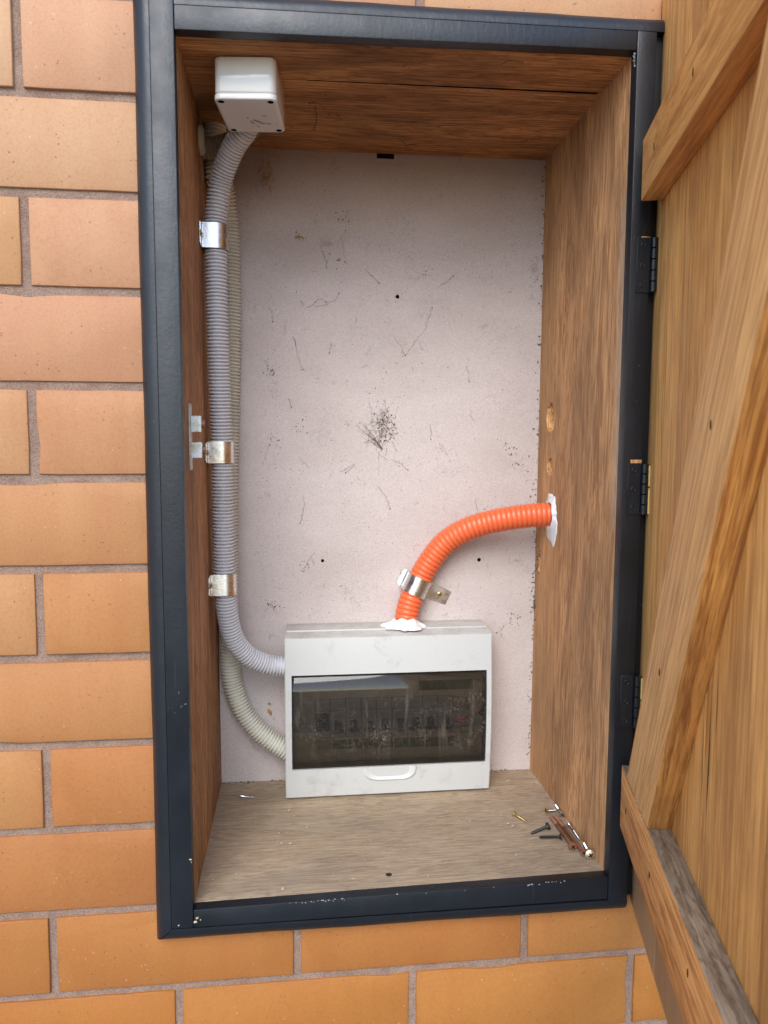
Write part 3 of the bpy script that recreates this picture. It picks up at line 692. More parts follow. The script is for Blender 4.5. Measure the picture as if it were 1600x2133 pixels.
corrugated('corrugated_conduit', c1,   .0127, .0040, .0030, M['conduit'], 'lavender grey corrugated conduit held by three clips, in front of the cream one', group='corrugated conduits inside the cabinet')
c2 = [(-.0888, .190, .4838), (-.0888, .191, .4600), (-.0887, .196, .4250), pt(465, 390, .213), pt(473, 450, .224), pt(478, 520, .231), pt(480, 610, .235), pt(480, 720, .2370), pt(478, 850, .2375), pt(476, 950, .2375), pt(475, 1080, .2375), pt(475.5, 1200, .2375), pt(477, 1300, .237),
      pt(479, 1370, .236), pt(484, 1420, .235), pt(500, 1468, .232), pt(525, 1508, .230), pt(560, 1540, .228), pt(592, 1560, .227), pt(614, 1573, .227)]
corrugated('corrugated_conduit', c2,   .0127, .0042, .0030, M['conduit_c'], 'cream grey corrugated conduit behind the clipped one, entering the white box low down', group='corrugated conduits inside the cabinet')
c3 = [(-.1035, .160, .448), (-.093, .160, .4475), (-.080, .158, .450), (-.060, .150, .455), (-.040, .120, .460)]
corrugated('corrugated_conduit', c3, .0115, .0040, .0012, M['conduit_d'], 'short dusty brown conduit between the left side panel and the small junction box', group='corrugated conduits inside the cabinet')
co = [pt(846, 1300, .2260), pt(848, 1278, .2285), pt(855, 1252, .2310), pt(869, 1218, .2330), pt(890, 1178, .2320), pt(927, 1131, .2270), pt(974, 1102, .218), pt(1032, 1085, .210), pt(1095, 1075, .202), pt(1139, 1072, .1965), pt(1165, 1072, .193)]
corrugated('corrugated_conduit', co, .0154, .0063, .0017, M['orange'], 'bright orange corrugated conduit bending from the white box into the right side panel', duty=.80)
# white gland on the left panel where the short conduit comes in
gl = bmesh.new(); add_lathe(gl, [(.0150, 0), (.0155, .0015), (.0140, .0045), (.0120, .0060)], 20, mat_to((-.1018, .150, .4515), (1, 0, 0)))
o = link('conduit_gland', gl, M['crumb']); auto_smooth(o, 30); shift(o, (-.1018, .15, .4515)); tag(o, 'pale round gland on the left side panel behind the small junction box', 'gland')

# ------------------------------------------------------------------ pipe clips
def saddle(c, nrm, axis, Rr, h, width, label, tabL, tabR, screw='R', m=None, group='metal conduit clips'):
    c, n_, t = Vector(c), Vector(nrm).normalized(), Vector(axis).normalized(); t = (t-t.dot(n_)*n_).normalized(); s_ = n_.cross(t)
    r = Rr+.0006; foot = c - n_*h
    prof = [(-(r+tabL), .0006), (-(r+.0015), .0006), (-(r), .0020)]
    prof += [(-r, h*.5), (-r, h)] if h > r*1.3 else []
    prof += [(-r*math.cos(a), h+r*math.sin(a)) for a in [math.pi*i/16 for i in range(17)]]
    prof += [(r, h*.5)] if h > r*1.3 else []
    prof += [(r, .0020), (r+.0015, .0006), (r+tabR, .0006)]
    root = empty('conduit_clip', foot); tag(root, label, 'clip', group)
    bm = bmesh.new(); th = .0009; A = []
    for i, (a, b) in enumerate(prof):
        p0, p1 = prof[max(i-1, 0)], prof[min(i+1, len(prof)-1)]; d = Vector((p1[0]-p0[0], p1[1]-p0[1])).normalized(); nn = Vector((-d.y, d.x))
        hw = width/2*(1.0 if i not in (0, len(prof)-1) else .8)
        q = [Vector((a, b)), Vector((a+nn.x*th, b+nn.y*th))]
        A.append([bm.verts.new(s_*v.x + n_*v.y + t*w_) for w_ in (-hw, hw) for v in q])
    for a, b in zip(A, A[1:]):
        for i, j in ((0, 1), (1, 3), (3, 2), (2, 0)): bm.faces.new((a[i], a[j], b[j], b[i]))
    for a in (A[0], A[-1]): bm.faces.new((a[0], a[1], a[3], a[2]))
    bmesh.ops.recalc_face_normals(bm, faces=bm.faces[:]); o = link('strap', bm, m or M['chrome'], root); auto_smooth(o, 40)
    sx = (r+tabR*.55) if screw == 'R' else -(r+tabL*.62)
    bm = bmesh.new(); MM = mat_to(s_*sx + n_*.0014, n_); add_lathe(bm, [(.0036, 0), (.0034, .0007), (.0022, .0014), (.0004, .0015)], 16, MM)
    o = link('screw_head', bm, M['brass'], root); auto_smooth(o, 30)
    bm = bmesh.new()
    for k in (0, 1): add_box(bm, (-.0019, -.00035, .0012), (.0019, .00035, .00162), MM @ Matrix.Rotation(.5+k*math.pi/2, 4, 'Z'))
    link('cross_slot', bm, M['dark'], o)
    return root
def near(P, z): 
    pts = catmull(P, 1); i = min(range(len(pts)), key=lambda i: abs(pts[i].z-z)); return pts[i], (pts[min(i+1, len(pts)-1)]-pts[max(i-1, 0)])
for v, wd, lab in ((501, .027, 'shiny steel clip around the grey conduits, topmost of the three on the left side'), (941, .025, 'shiny steel clip on the grey conduit beside the door catch keeper'),
                   (1221, .025, 'shiny steel clip on the grey conduit just above its bend to the white box')):
    p, t = near(c1, at(452, v, .165).z); h = p.x+.1019
    saddle(p, (1, 0, 0), (0, 0, 1) if v != 1221 else (0, .08, 1), .0127, h, wd, lab, .013, .013, 'R')
p, t = near(co, at(869, 1219, .2330).z)
saddle(p, (0, -1, 0), t, .0154, BK-p.y, .0235, 'steel clip with a cross head screw holding the orange conduit to the back sheet', .034, .008, 'L')

# ------------------------------------------------------------------ small junction box under the head boards
jb = empty('junction_box', (-.0400, .0605, .4830)); jb.rotation_euler = (0, 0, RAD(-5.5))
tag(jb, 'small glossy white junction box fixed under the cabinet head above the conduits', 'junction box')
def rbox(name, lo, hi, r, m, parent, bev=.0015):
    """box with vertical corners rounded by r and small edge bevel"""
    bm = bmesh.new(); x0, y0, z0 = lo; x1, y1, z1 = hi; out = []
    for cx, cy, a0 in ((x1-r, y1-r, 0), (x0+r, y1-r, 90), (x0+r, y0+r, 180), (x1-r, y0+r, 270)):
        for i in range(7): a = RAD(a0+15*i); out.append((cx, cy, math.cos(a), math.sin(a)))
    rings = []
    for dr, z in ((bev, z0), (bev*.3, z0+bev*.35), (0, z0+bev), (0, z1-bev), (bev*.3, z1-bev*.35), (bev, z1)):
        rings.append([bm.verts.new((cx+(r-dr)*c, cy+(r-dr)*s, z)) for cx, cy, c, s in out])
    n = len(out)
    for a, b in zip(rings, rings[1:]):
        for i in range(n): bm.faces.new((a[i], a[(i+1) % n], b[(i+1) % n], b[i]))
    bm.faces.new(rings[0][::-1]); bm.faces.new(rings[-1]); bmesh.ops.recalc_face_normals(bm, faces=bm.faces[:])
    o = link(name, bm, m, parent); auto_smooth(o, 40); return o
rbox('body', (-.0292, -.0385, -.0335), (.0292, .0385, -.0008), .007, M['jb'], jb)
lid = rbox('lid', (-.0298, -.0391, -.0398), (.0298, .0391, -.0338), .0075, M['jb'], jb, .0012)
bpy.context.view_layer.update()
cuts = []
for sx in (-1, 1):
    for sy in (-1, 1):
        b_ = bmesh.new(); add_lathe(b_, [(.0031, -.002), (.0031, .0035)], 16, Matrix.Translation((sx*.0235, sy*.0330, -.0398))); cuts.append(link('cutter', b_, M['dark'], jb))
boolean(lid, cuts); auto_smooth(lid, 40)
for sx in (-1, 1):
    for sy in (-1, 1):
        b_ = bmesh.new(); add_lathe(b_, [(.0024, 0), (.0022, -.0008)], 12, Matrix.Translation((sx*.0235, sy*.0330, -.0364))); link('lid_screw', b_, M['rust'], jb)

# ------------------------------------------------------------------ distribution board
DX0, DX1, DZ0, DZ1 = -.0150, .2497, -.3315, -.1232
DC = Vector(((DX0+DX1)/2, .2495, DZ0))
db = empty('distribution_board', DC)
tag(db, 'white distribution board with smoked window over breakers, standing on the cabinet floor', 'switchboard')
def prof_y(z):
    t = (z-DZ0)/(DZ1-DZ0); return .1935-.0075*math.sin(math.pi*max(0, min(1, t)))**.8
def D_(o): o.location = Vector(o.location)-DC; o.parent = db; return o
wa, wb, wc, wd_ = at(608, 1409, .188), at(1013, 1395, .188), at(1013, 1587, .188), at(608, 1606, .188)
WXa, WXb = (wa.x+wd_.x)/2, (wb.x+wc.x)/2; WZt, WZb = (wa.z+wb.z)/2, (wc.z+wd_.z)/2
bm = bmesh.new()
add_box(bm, (DX0+.002, .214, DZ0+.0015), (DX1-.002, .2495, DZ1+.0045)); bevel(bm, .001, 2)
body = D_(link('body', bm, M['white'])); auto_smooth(body, 40)
# hollow it for the breakers
b_ = bmesh.new(); add_box(b_, (WXa-.004, .19, WZb-.004), (WXb+.004, .243, WZt+.004)); c_ = cutter(b_, M['base']); c_.location = -DC; c_.parent = db
bpy.context.view_layer.update(); boolean(body, [c_])
# cover: rim, window opening with reveal
bm = bmesh.new()
xs = [DX0, DX0+.0012, WXa, WXb, DX1-.0012, DX1]
zs = sorted([DZ0, DZ0+.0012, WZb, WZt, DZ1-.0012, DZ1] + [WZb+(WZt-WZb)*i/10 for i in range(1, 10)] + [DZ0+(WZb-DZ0)*i/4 for i in range(1, 4)] + [WZt+(DZ1-WZt)*i/4 for i in range(1, 4)])
def cy(x, z): 
    e = .0011 if (x in (DX0, DX1) or z in (DZ0, DZ1)) else 0; return prof_y(z)+e
V = {(i, j): bm.verts.new((x, cy(x, z), z)) for i, x in enumerate(xs) for j, z in enumerate(zs)}
jb0, jt0 = zs.index(WZb), zs.index(WZt)
for i in range(len(xs)-1):
    for j in range(len(zs)-1):
        if i == 2 and jb0 <= j < jt0: continue
        bm.faces.new((V[i, j], V[i+1, j], V[i+1, j+1], V[i, j+1]))
# outer skirt
per = [(i, 0) for i in range(len(xs))] + [(len(xs)-1, j) for j in range(1, len(zs))] + [(i, len(zs)-1) for i in range(len(xs)-2, -1, -1)] + [(0, j) for j in range(len(zs)-2, 0, -1)]
ring = [V[p] for p in per]
sk = []
for v in ring:
    x, y, z = v.co; top = z > DZ1-.0005; sk.append(bm.verts.new((x, .2135, z + (.0025 if top else 0))))
for i in range(len(ring)): bm.faces.new((ring[i], sk[i], sk[(i+1) % len(ring)], ring[(i+1) % len(ring)]))
wp = [(2, jb0), (3, jb0)] + [(3, j) for j in range(jb0+1, jt0+1)] + [(2, jt0)] + [(2, j) for j in range(jt0-1, jb0, -1)]
ring = [V[p] for p in wp]; sk = [bm.verts.new((v.co.x, v.co.y+.012, v.co.z)) for v in ring]
for i in range(len(ring)): bm.faces.new((ring[i], ring[(i+1) % len(ring)], sk[(i+1) % len(ring)], sk[i]))
bmesh.ops.recalc_face_normals(bm, faces=bm.faces[:]); cov = D_(link('cover', bm, M['white'])); auto_smooth(cov, 40)
# smoked window
bm = bmesh.new(); NX, NZ = 16, 30; g_ = .0012; G = {}
for i in range(NX+1):
    for j in range(NZ+1):
        x = WXa+g_+(WXb-WXa-2*g_)*i/NX; t = j/NZ; z = WZb+g_+(WZt-WZb-2*g_)*t
        y = prof_y(z)+.0016
        if t > .80: y += .012*((t-.80)/.20)**2*.55
        if t < .06: y += .0016*((.06-t)/.06)**2
        G[i, j] = bm.verts.new((x, y-.0012, z))
for i in range(NX):
    for j in range(NZ): bm.faces.new((G[i, j], G[i+1, j], G[i+1, j+1], G[i, j+1]))
pane = D_(link('window', bm, M['pane'], smooth=True)); c_w = Vector(((WXa+WXb)/2, .186, (WZt+WZb)/2))
shift(pane, c_w)
# dark rim round the window (thick edge of the smoked plastic)
bm = bmesh.new()
for lo, hi in (((WXa+.0005, WZb+.0003), (WXb-.0005, WZb+.0075)), ((WXa+.0005, WZb+.005), (WXa+.0028, WZt-.003)), ((WXb-.0028, WZb+.005), (WXb-.0005, WZt-.003)), ((WXa+.0005, WZt-.0030), (WXb-.0005, WZt-.0004))):
    K = 8
    for k in range(K):
        za, zb2 = lo[1]+(hi[1]-lo[1])*k/K, lo[1]+(hi[1]-lo[1])*(k+1)/K; zm = (za+zb2)/2; yy = prof_y(zm)+(.0066 if zm > WZt-.006 else .0030)
        add_box(bm, (lo[0], yy, za), (hi[0], yy+.0030, zb2))
D_(link('window_rim', bm, M['toggle']))
# moulded pull below the window
bm = bmesh.new(); pc = at(813, 1600, .1885); hw = .0345; hh = .0185; rings = []
for k, (s, yy) in enumerate(((1.0, .0006), (.975, -.0010), (.92, -.0018), (.84, -.0003), (.6, .0012), (.2, .0016))):
    ring = []
    for i in range(25):
        a = math.pi*i/24; ex = abs(math.cos(a))**.5*(1 if math.cos(a) >= 0 else -1); ez = abs(math.sin(a))**.6
        z = WZb-.0006-hh*s*ez; ring.append(bm.verts.new((pc.x-hw*s*ex, prof_y(z)+yy-.0004, z)))
    rings.append(ring)
for a, b in zip(rings, rings[1:]):
    for i in range(24): bm.faces.new((a[i], a[i+1], b[i+1], b[i]))
bm.faces.new(rings[-1]); bmesh.ops.recalc_face_normals(bm, faces=bm.faces[:]); o = D_(link('window_pull', bm, M['pull'])); auto_smooth(o, 60)
# plate and breakers behind the window
YP = .2085
bm = bmesh.new()
ba, bb = at(655, 1462, YP), at(972, 1530, YP)
bx0, bx1, bzt, bzb = ba.x, bb.x, at(800, 1452, YP).z, at(800, 1532, YP).z
for lo, hi in (((WXa+.0003, WZb), (WXb-.0003, bzb)), ((WXa+.0003, bzt), (WXb-.0003, WZt)), ((WXa+.0003, bzb), (bx0, bzt)), ((bx1, bzb), (WXb-.0003, bzt))): add_box(bm, (lo[0], YP, lo[1]), (hi[0], YP+.002, hi[1]))
D_(link('inner_plate', bm, M['base']))
npole = 10; pw = (bx1-bx0)/npole
for i in range(npole):
    x0, x1 = bx0+i*pw+.0003, bx0+(i+1)*pw-.0003; zc = (bzt+bzb)/2
    bm = bmesh.new(); add_box(bm, (x0, YP-.002, bzb+.0005), (x1, YP+.02, bzt-.0005)); add_box(bm, (x0+.0002, YP-.0075, zc-.014), (x1-.0002, YP-.002, zc+.012)); bevel(bm, .0005, 1)
    o = D_(link('circuit_breaker', bm, M['breaker'])); shift(o, ((x0+x1)/2, YP, zc))
    c0 = Vector(((x0+x1)/2, YP, zc))
    def chd(q): q.location = Vector(q.location)-c0; q.parent = o; return q
    if 1 <= i <= 8:
        w_ = pw*.21; bm = bmesh.new(); add_box(bm, (c0.x-w_, YP-.0135, zc-.0150), (c0.x+w_, YP-.0070, zc+.0002)); bevel(bm, .0006, 1); chd(link('toggle', bm, M['toggle']))
        bm = bmesh.new(); add_box(bm, (c0.x-pw*.36, YP-.0080, zc-.0165), (c0.x+pw*.36, YP-.0070, zc-.0128)); chd(link('toggle_slot', bm, M['toggle']))
        bm = bmesh.new(); add_box(bm, (c0.x-pw*.30, YP-.0078, zc+.0020), (c0.x+pw*.30, YP-.00745, zc+.0085)); chd(link('rating_print', bm, M['labelp']))
    elif i == 9:
        bm = bmesh.new(); add_box(bm, (x0+.0012, YP-.0110, zc-.0075), (x1-.0008, YP-.0072, zc-.0005)); bevel(bm, .0005, 1); chd(link('toggle', bm, M['red']))
    else:
        bm = bmesh.new(); add_box(bm, (x0+.0012, YP-.0095, zc-.0130), (x1-.0008, YP-.0074, zc+.010)); bevel(bm, .0005, 1); chd(link('toggle', bm, M['toggle']))
# labels under the breakers
for i in range(9):
    u0 = 662+i*32.0; p, q = at(u0, 1542-i*.9, YP), at(u0+29, 1560-i*.9, YP)
    bm = bmesh.new(); add_box(bm, (p.x, YP-.0006, q.z), (q.x, YP+.0001, p.z)); o = D_(link('label', bm, M['labelp'] if i == 0 else M['green']))
p, q = at(873, 1418, YP), at(985, 1434, YP); bm = bmesh.new(); add_box(bm, (p.x, YP-.0006, q.z), (q.x, YP+.0001, p.z)); o = D_(link('label', bm, M['green'])); o['label'] = 'long green sticker above the breakers'
# handwritten "Ac"
bm = bmesh.new()
def stroke(pts, r=.00042):
    P = [at(u, v, YP-.0012) for u, v in pts]; sweep(bm, P, [r]*len(P), 6)
stroke([(934, 1552), (938, 1543), (943, 1536)]); stroke([(943, 1536), (945, 1544), (948, 1553)]); stroke([(936, 1547), (941, 1545), (947, 1545)])
stroke([(959, 1540), (955, 1541), (952, 1544), (953, 1547), (957, 1547), (960, 1545)])
D_(link('handwriting', bm, M['ink']))
for u, v in ((615, 1497), (1003, 1483)):
    bm = bmesh.new(); add_lathe(bm, [(.0036, 0), (.0034, .0012), (.0012, .0014)], 14, mat_to(at(u if u > 900 else 622, v, YP), (0, -1, 0))); D_(link('cover_screw', bm, M['toggle']))

# ------------------------------------------------------------------ sealant
def sealant(name, c, axis, a_, b_, R, outer, h, label, seed):
    """lumpy collar round a pipe: outer = radii by angle"""
    rnd = random.Random(seed); c, ax, a_, b_ = Vector(c), Vector(axis), Vector(a_), Vector(b_); bm = bmesh.new(); n = 84; rings = []
    def rad(i):
        t = i/n*len(outer); k = int(t) % len(outer); f = t-int(t); f = f*f*(3-2*f); return outer[k]*(1-f)+outer[(k+1) % len(outer)]*f
    jit = [1+.06*math.sin(3*6.2832*i/n+seed)+.055*math.sin(8*6.2832*i/n+seed*2)+.04*math.sin(13*6.2832*i/n)+rnd.uniform(-.015, .015) for i in range(n)]
    for s, hh in ((1.0, .0), (.97, .14), (.82, .30), (.60, .38), (.35, .55), (.12, .95), (.0, 1.0), (-.08, .9)):
        ring = []
        for i in range(n):
            an = 2*math.pi*i/n; r_ = R+(rad(i)*jit[i]-R)*s if s > 0 else R*(1+s); lump = 1+.14*math.sin(2*6.2832*i/n+s*4+seed)+.10*math.sin(5*6.2832*i/n-s*6)+rnd.uniform(-.02, .02)
            ring.append(bm.verts.new(c + (a_*math.cos(an)+b_*math.sin(an))*r_ + ax*h*hh*lump))
        rings.append(ring)
    for p, q in zip(rings, rings[1:]):
        for i in range(n): bm.faces.new((p[i], p[(i+1) % n], q[(i+1) % n], q[i]))
    bmesh.ops.recalc_face_normals(bm, faces=bm.faces[:]); o = link(name, bm, M['seal'], smooth=True); shift(o, c); tag(o, label, 'sealant'); return o
pw_ = onp(1152, 1072, (1, 0, 0), .3238)
sealant('sealant_collar', (.3234, pw_.y+.004, pw_.z), (-1, 0, 0), (0, 1, 0), (0, 0, 1), .0158, [.0235, .0225, .0265, .0275, .0255, .0230, .0210, .0195, .0210, .0235, .0300, .0375, .0400, .0350, .0280, .0245], .0045,
        'smeared white silicone collar where the orange conduit enters the right side panel', 2)
pe = at(846, 1297, .226)
sealant('sealant_collar', (pe.x, .2240, DZ1+.0038), (0, 0, 1), (1, 0, 0), (0, 1, 0), .0140, [.0230, .0200, .0190, .0190, .0190, .0200, .0230, .0270, .0320, .0290, .0240, .0240, .0240, .0240, .0240, .0260], .0115,
        'smeared white silicone collar at the foot of the orange conduit on the white box', 5)

# ------------------------------------------------------------------ loose screws
def screw(head, tip, r, rh, mat_h, mat_s, label, kind='csk', thread=.55, lift_h=None, lift_t=None, group='loose screws lying on the cabinet floor', name='screw', cross=True, base=None):
    H_, T_ = Vector(head), Vector(tip); d = T_-H_; L_ = d.length; MM = mat_to((0, 0, 0), d)
    root = empty(name, H_); tag(root, label, 'screw', group)
    bm = bmesh.new(); prof = []
    hz = {'csk': rh*.75, 'pan': rh*.45, 'wafer': rh*.28, 'bugle': rh*.8}[kind]
    if kind == 'csk': pr = [(rh*.2, .0001), (rh, 0), (rh, .0003), (r, hz)]
    elif kind == 'bugle': pr = [(rh*.2, .0001), (rh, 0), (rh, .0005), (r*1.5, hz*.5), (r, hz)]
    elif kind == 'pan': pr = [(rh*.4, -hz*.9), (rh*.85, -hz*.7), (rh, 0), (rh, .0004), (r, .0005)]
    else: pr = [(rh*.3, -hz*1.1), (rh*.7, -hz*.8), (rh, -.0001), (rh, .0005), (r, .0006)]
    add_lathe(bm, pr, 18, MM); ho = link('head', bm, mat_h, root); auto_smooth(ho, 35)
    bm = bmesh.new(); s = 0; z = hz*.9 if kind in ('csk', 'bugle') else .0004; smooth_len = L_*(1-thread); prof = [(r, z), (r, max(z+.0002, smooth_len))]
    z = max(z+.0002, smooth_len); pitch = max(.0011, r*.95)
    while z+pitch < L_-r*1.4: prof += [(r*.72, z+pitch*.25), (r*.72, z+pitch*.55), (r*1.12, z+pitch*.8), (r*1.05, z+pitch*.9)]; z += pitch
    prof += [(r*.7, L_-r*1.2), (r*.08, L_)]
    add_lathe(bm, prof, 12, MM); so_ = link('shank', bm, mat_s, root); auto_smooth(so_, 50)
    if cross:
        bm = bmesh.new(); zt_ = pr[0][1]
        for k in (0, 1): add_box(bm, (-rh*.5, -rh*.11, zt_-.00025), (rh*.5, rh*.11, zt_+.0004), MM @ Matrix.Rotation(.6+k*math.pi/2, 4, 'Z'))
        link('cross_slot', bm, M['dark'], root)
    return root
def fl(u, v, lift):
    p = onp(u, v, (0, 0, 1), -.3335+lift)
    for _ in range(3): p = onp(u, v, (0, 0, 1), fz(p.x, p.y)+lift)
    return p
screw(fl(1071, 1695, .0034), fl(1096, 1711, .0010), .0014, .0034, M['brass'], M['brass'], 'brass coloured countersunk screw lying alone left of the pile of screws', thread=.6)
screw(fl(1142, 1721, .0042), fl(1105, 1737, .0012), .0017, .0046, M['black'], M['black'], 'upper black bugle head screw with its point to the left', 'bugle', .85)
screw(fl(1170, 1743, .0040), fl(1122, 1744, .0014), .0017, .0042, M['black'], M['black'], 'lower black screw whose head touches the rusty bolts', 'bugle', .85)
screw(fl(1137, 1689, .0036), fl(1163, 1687, .0030), .0017, .0036, M['brass'], M['silver'], 'short silver screw with a brassy head at the far end of the pile', thread=.8)
screw(fl(1171, 1697, .0035), fl(1157, 1676, .0020), .0017, .0037, M['silver'], M['silver'], 'silver pan head screw at the far end of the pile, head towards the viewer', 'pan', .5)
screw(fl(1193, 1763, .0046), fl(1145, 1697, .0026), .0023, .0050, M['rust'], M['rust'], 'long rusty bolt with a dark slotted round head, left one of the pair', 'pan', .35)
screw(fl(1217, 1777, .0046), fl(1155, 1697, .0048), .0022, .0042, M['rust'], M['rust'], 'long rusty countersunk bolt, right one of the pair', 'csk', .35)
screw(fl(1186, 1718, .0045), fl(1209, 1751, .0022), .0016, .0034, M['silver'], M['silver'], 'silver screw between the rusty bolts and the right side panel', 'pan', .6)
screw(fl(1230, 1781, .0056), fl(1216, 1756, .0030), .0019, .0056, M['cream_m'], M['silver'], 'pale cream wafer head screw at the near end of the pile', 'wafer', .6)
screw(fl(500, 1658, .0028), fl(533, 1662, .0012), .0013, .0027, M['silver'], M['silver'], 'small silver screw lying alone left of the white distribution board', 'pan', .55)
pz = DZ1+.0048
screw(onp(708, 1293, (0, 0, 1), pz+.001), onp(691, 1294, (0, 0, 1), pz+.001), .0014, .0022, M['brass'], M['brass'], 'tiny brass screw lying on top of the white distribution board', 'pan', .6, group=None)

# ------------------------------------------------------------------ cobwebs, dust and crumbs
rw = random.Random(21)
def web_line(bm, pts, r, nrm=Vector((0, -1, 0)), wob=.0012, seg=5):
    P = []
    for a, b in zip(pts, pts[1:]):
        for k in range(seg): P.append(a.lerp(b, k/seg)+Vector((rw.uniform(-wob, wob), rw.uniform(-.0012, 0), rw.uniform(-wob, wob))))
    P.append(pts[-1]); sweep(bm, P, [r*rw.uniform(.4, 1.5) for _ in P], 3)
def blob(bm, p, r, sq=(1, .5, 1)):
    s0 = len(bm.verts); q = bmesh.ops.create_icosphere(bm, subdivisions=1, radius=r)['verts']
    for v in q: v.co = Vector((v.co.x*sq[0]*rw.uniform(.6, 1.3), v.co.y*sq[1], v.co.z*sq[2]*rw.uniform(.6, 1.3)))+p
def B_(u, v, dy=.0008): return at(u, v, BK-dy)
bm = bmesh.new()
lines = [[(668, 516), (680, 545), (681, 557)], [(845, 742), (868, 708), (884, 690), (893, 660), (900, 640)], [(622, 738), (612, 700), (625, 760), (631, 770)], [(690, 712), (688, 722), (686, 735)],
         [(815, 960), (830, 962), (850, 978)], [(972, 760), (975, 778), (978, 795)], [(786, 1010), (806, 1035), (812, 1060)], [(632, 1030), (634, 1050), (625, 1090)], [(912, 598), (935, 582), (945, 575)],
         [(710, 980), (740, 968), (720, 985)], [(640, 640), (670, 620), (680, 630)], [(820, 700), (845, 740)], [(660, 640), (700, 625), (706, 610)], [(700, 515), (720, 480)], [(655, 1150), (640, 1170), (632, 1190)],
         [(990, 1040), (1000, 1075)], [(895, 880), (898, 915)], [(560, 640), (567, 652), (568, 670)], [(600, 830), (606, 838), (607, 848)], [(760, 560), (790, 590)]]
for ln in lines: web_line(bm, [B_(*p) for p in ln], .00017, seg=6, wob=.0016); blob(bm, B_(*ln[-1]), .0009)
# the old nest in the middle of the back sheet
for i in range(80):
    a = rw.uniform(0, 6.28); R1 = rw.gauss(0, 13); R2 = rw.gauss(0, 17); c = (800+rw.gauss(0, 11), 893+rw.gauss(0, 22))
    web_line(bm, [B_(*c), B_(c[0]+R1*.6, c[1]+R2*.7, .002), B_(c[0]+R1, c[1]+R2)], .00014, seg=3, wob=.0008)
for i in range(70): blob(bm, B_(800+rw.gauss(0, 12), 890+rw.gauss(0, 22)), rw.uniform(.0004, .0012))
for i in range(14):
    web_line(bm, [B_(796, 935), B_(796-rw.uniform(15, 55), 935-rw.uniform(10, 60))], .00014, seg=5)
for i in range(600):    # single specks
    blob(bm, B_(rw.uniform(510, 1110), rw.uniform(340, 1290)), rw.uniform(.0002, .0007))
for i in range(60):
    c = (rw.uniform(530, 1100), rw.uniform(380, 1280)); dx, dy = rw.gauss(0, 12), rw.gauss(0, 16)
    if i % 2: continue
    web_line(bm, [B_(*c), B_(c[0]+dx*.5+rw.gauss(0, 5), c[1]+dy*.5), B_(c[0]+dx, c[1]+dy)], .00014, seg=3)
for cu, cv, k in ((562, 776, 22), (885, 570, 12), (710, 452, 14), (626, 890, 12), (570, 1262, 26), (572, 917, 14), (640, 1180, 10), (1060, 935, 14), (1072, 1290, 22), (1085, 960, 12), (1040, 1320, 14), (700, 540, 8), (540, 1370, 10)):
    for i in range(k): blob(bm, B_(cu+rw.gauss(0, 9), cv+rw.gauss(0, 9)), rw.uniform(.0003, .0011))
for i in range(150):    # grime packed in the right rear corner and along the foot of the sheet
    v = rw.uniform(340, 1590); t = (v-334)/(1602-334); blob(bm, B_(1138-35*t-abs(rw.gauss(0, 5)), v, .001), rw.uniform(.0004, .0014))
for i in range(120): u = rw.uniform(465, 1100); blob(bm, Vector((at(u, 1620, BK).x, BK-rw.uniform(0, .006), fz(at(u, 1620, BK).x, BK)+.0006)), rw.uniform(.0005, .0014))
for cu, cv, k in ((1112, 1262, 60), (1120, 1168, 22), (1113, 1130, 14)):
    for i in range(k):
        p = onp(cu+rw.gauss(0, 3), cv+rw.gauss(0, 13), (1, 0, 0), .3225); blob(bm, p, rw.uniform(.0005, .0016))
wob_ = link('cobweb_debris', bm, M['web']); tag(wob_, 'dark cobweb strands and dirt specks stuck to the pinkish back sheet', 'cobweb', kind='stuff')
# strands on the head boards and the junction box lid
bm = bmesh.new()
def T_(u, v): p = onp(u, v, (0, 0, 1), .4826); return p
for ln in ([(640, 215), (657, 214), (680, 225)], [(657, 205), (658, 250), (656, 268)], [(855, 256), (900, 250), (940, 246)], [(912, 262), (960, 262)], [(835, 292), (845, 303), (870, 302)], [(1085, 295), (1110, 290), (1125, 280)], [(700, 240), (712, 250)],
           [(840, 140), (860, 132)], [(1030, 140), (1060, 128), (1090, 130)]):
    web_line(bm, [T_(*p) for p in ln], .0005, seg=4)
for i in range(70): blob(bm, T_(rw.uniform(600, 1250), rw.uniform(120, 315)), rw.uniform(.0004, .0011), (1, 1, .5))
def J_(u, v): return onp(u, v, (0, 0, 1), .4430)
for ln in ([(516, 245), (535, 252), (556, 258), (578, 259)], [(520, 246), (532, 262), (540, 264)], [(545, 240), (560, 243)]): web_line(bm, [J_(*p) for p in ln], .0003, seg=4)
o = link('cobweb_debris', bm, M['web']); tag(o, 'dusty strands hanging under the cabinet head boards', 'cobweb', kind='stuff')
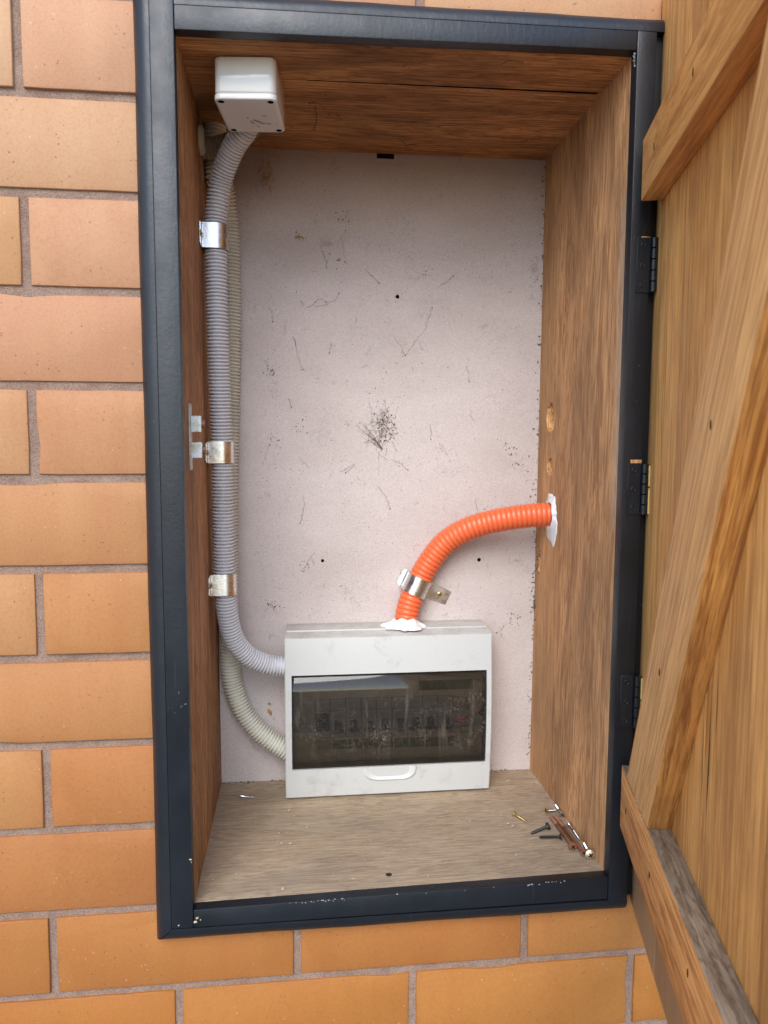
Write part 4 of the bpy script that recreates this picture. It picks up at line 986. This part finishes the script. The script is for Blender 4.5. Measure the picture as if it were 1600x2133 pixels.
# tan husks and shavings caught in webs near the junction box
bm = bmesh.new()
for u, v, r in ((556, 342, .0020), (552, 370, .0022), (548, 382, .0020), (564, 290, .0012), (560, 300, .0012), (628, 496, .0026), (622, 488, .0016), (563, 1475, .0034), (568, 1490, .0022), (535, 385, .0012), (548, 330, .0010), (1062, 603, .0014), (578, 283, .0010), (690, 720, .0010)):
    for k in range(3): blob(bm, B_(u+rw.gauss(0, 4), v+rw.gauss(0, 5), .002), r*rw.uniform(.4, .9), (1, .4, 1))
p = T_(655, 268)
for k in range(5): blob(bm, p+Vector((rw.gauss(0, .0012), rw.gauss(0, .001), -.0015+rw.gauss(0, .0015))), rw.uniform(.0009, .0020))
for i in range(34):
    u, v = 553+rw.gauss(0, 14), 335+rw.gauss(0, 34); a_ = B_(u, v, rw.uniform(.002, .03)); L_ = rw.uniform(.003, .011)
    sweep(bm, [a_, a_+Vector((rw.gauss(0, .0012), 0, -L_*.5)), a_+Vector((rw.gauss(0, .002), 0, -L_))], [.0003, .0009, .0003], 4)
o = link('insect_husks', bm, M['web_pale']); tag(o, 'tan husks and shavings caught in old webs on the back sheet', 'debris', kind='stuff')
# crumbs on the floor
bm = bmesh.new()
for i in range(120):
    x, y = rw.uniform(-.095, .318), rw.uniform(.0, .245); 
    if -.02 < x < .255 and y > .19: continue
    r = abs(rw.gauss(0, .0005))+.0002; blob(bm, Vector((x, y, fz(x, y)+r*.4)), r, (1, 1, .5))
for i in range(90):
    y = rw.uniform(0, .245); blob(bm, Vector((inner('BR', y)[0]-abs(rw.gauss(0, .003)), y, fz(.32, y)+.0004)), rw.uniform(.0003, .0009))
for u, v, r in ((600, 1688, .0022), (603, 1758, .0018), (1028, 1691, .0014), (1046, 1697, .0012), (1060, 1716, .0022), (590, 1850, .0020), (1068, 1720, .0018), (1058, 1628, .0020), (640, 1722, .0015)):
    for k in range(2): blob(bm, fl(u+rw.gauss(0, 2), v+rw.gauss(0, 1.5), r*.4), r*rw.uniform(.6, 1), (1.3, .6, .5))
for i in range(7): blob(bm, onp(rw.uniform(745, 775), rw.uniform(1289, 1294), (0, 0, 1), pz), .0011)
o = link('wood_crumbs', bm, M['crumb']); tag(o, 'pale wood crumbs and chips scattered on the dusty cabinet floor', 'debris', kind='stuff')
bm = bmesh.new()
for u, v in ((900, 1847), (1003, 1842), (810, 1822)):
    p = fl(u, v, .0001); add_lathe(bm, [(.0034, .0002), (.0030, .0004), (.001, .0001)], 12, Matrix.Translation(p))
o = link('nail_head', bm, M['black']); o.location = inv; o.parent = cab
o.name = 'nail_heads'; o['kind'] = 'stuff'
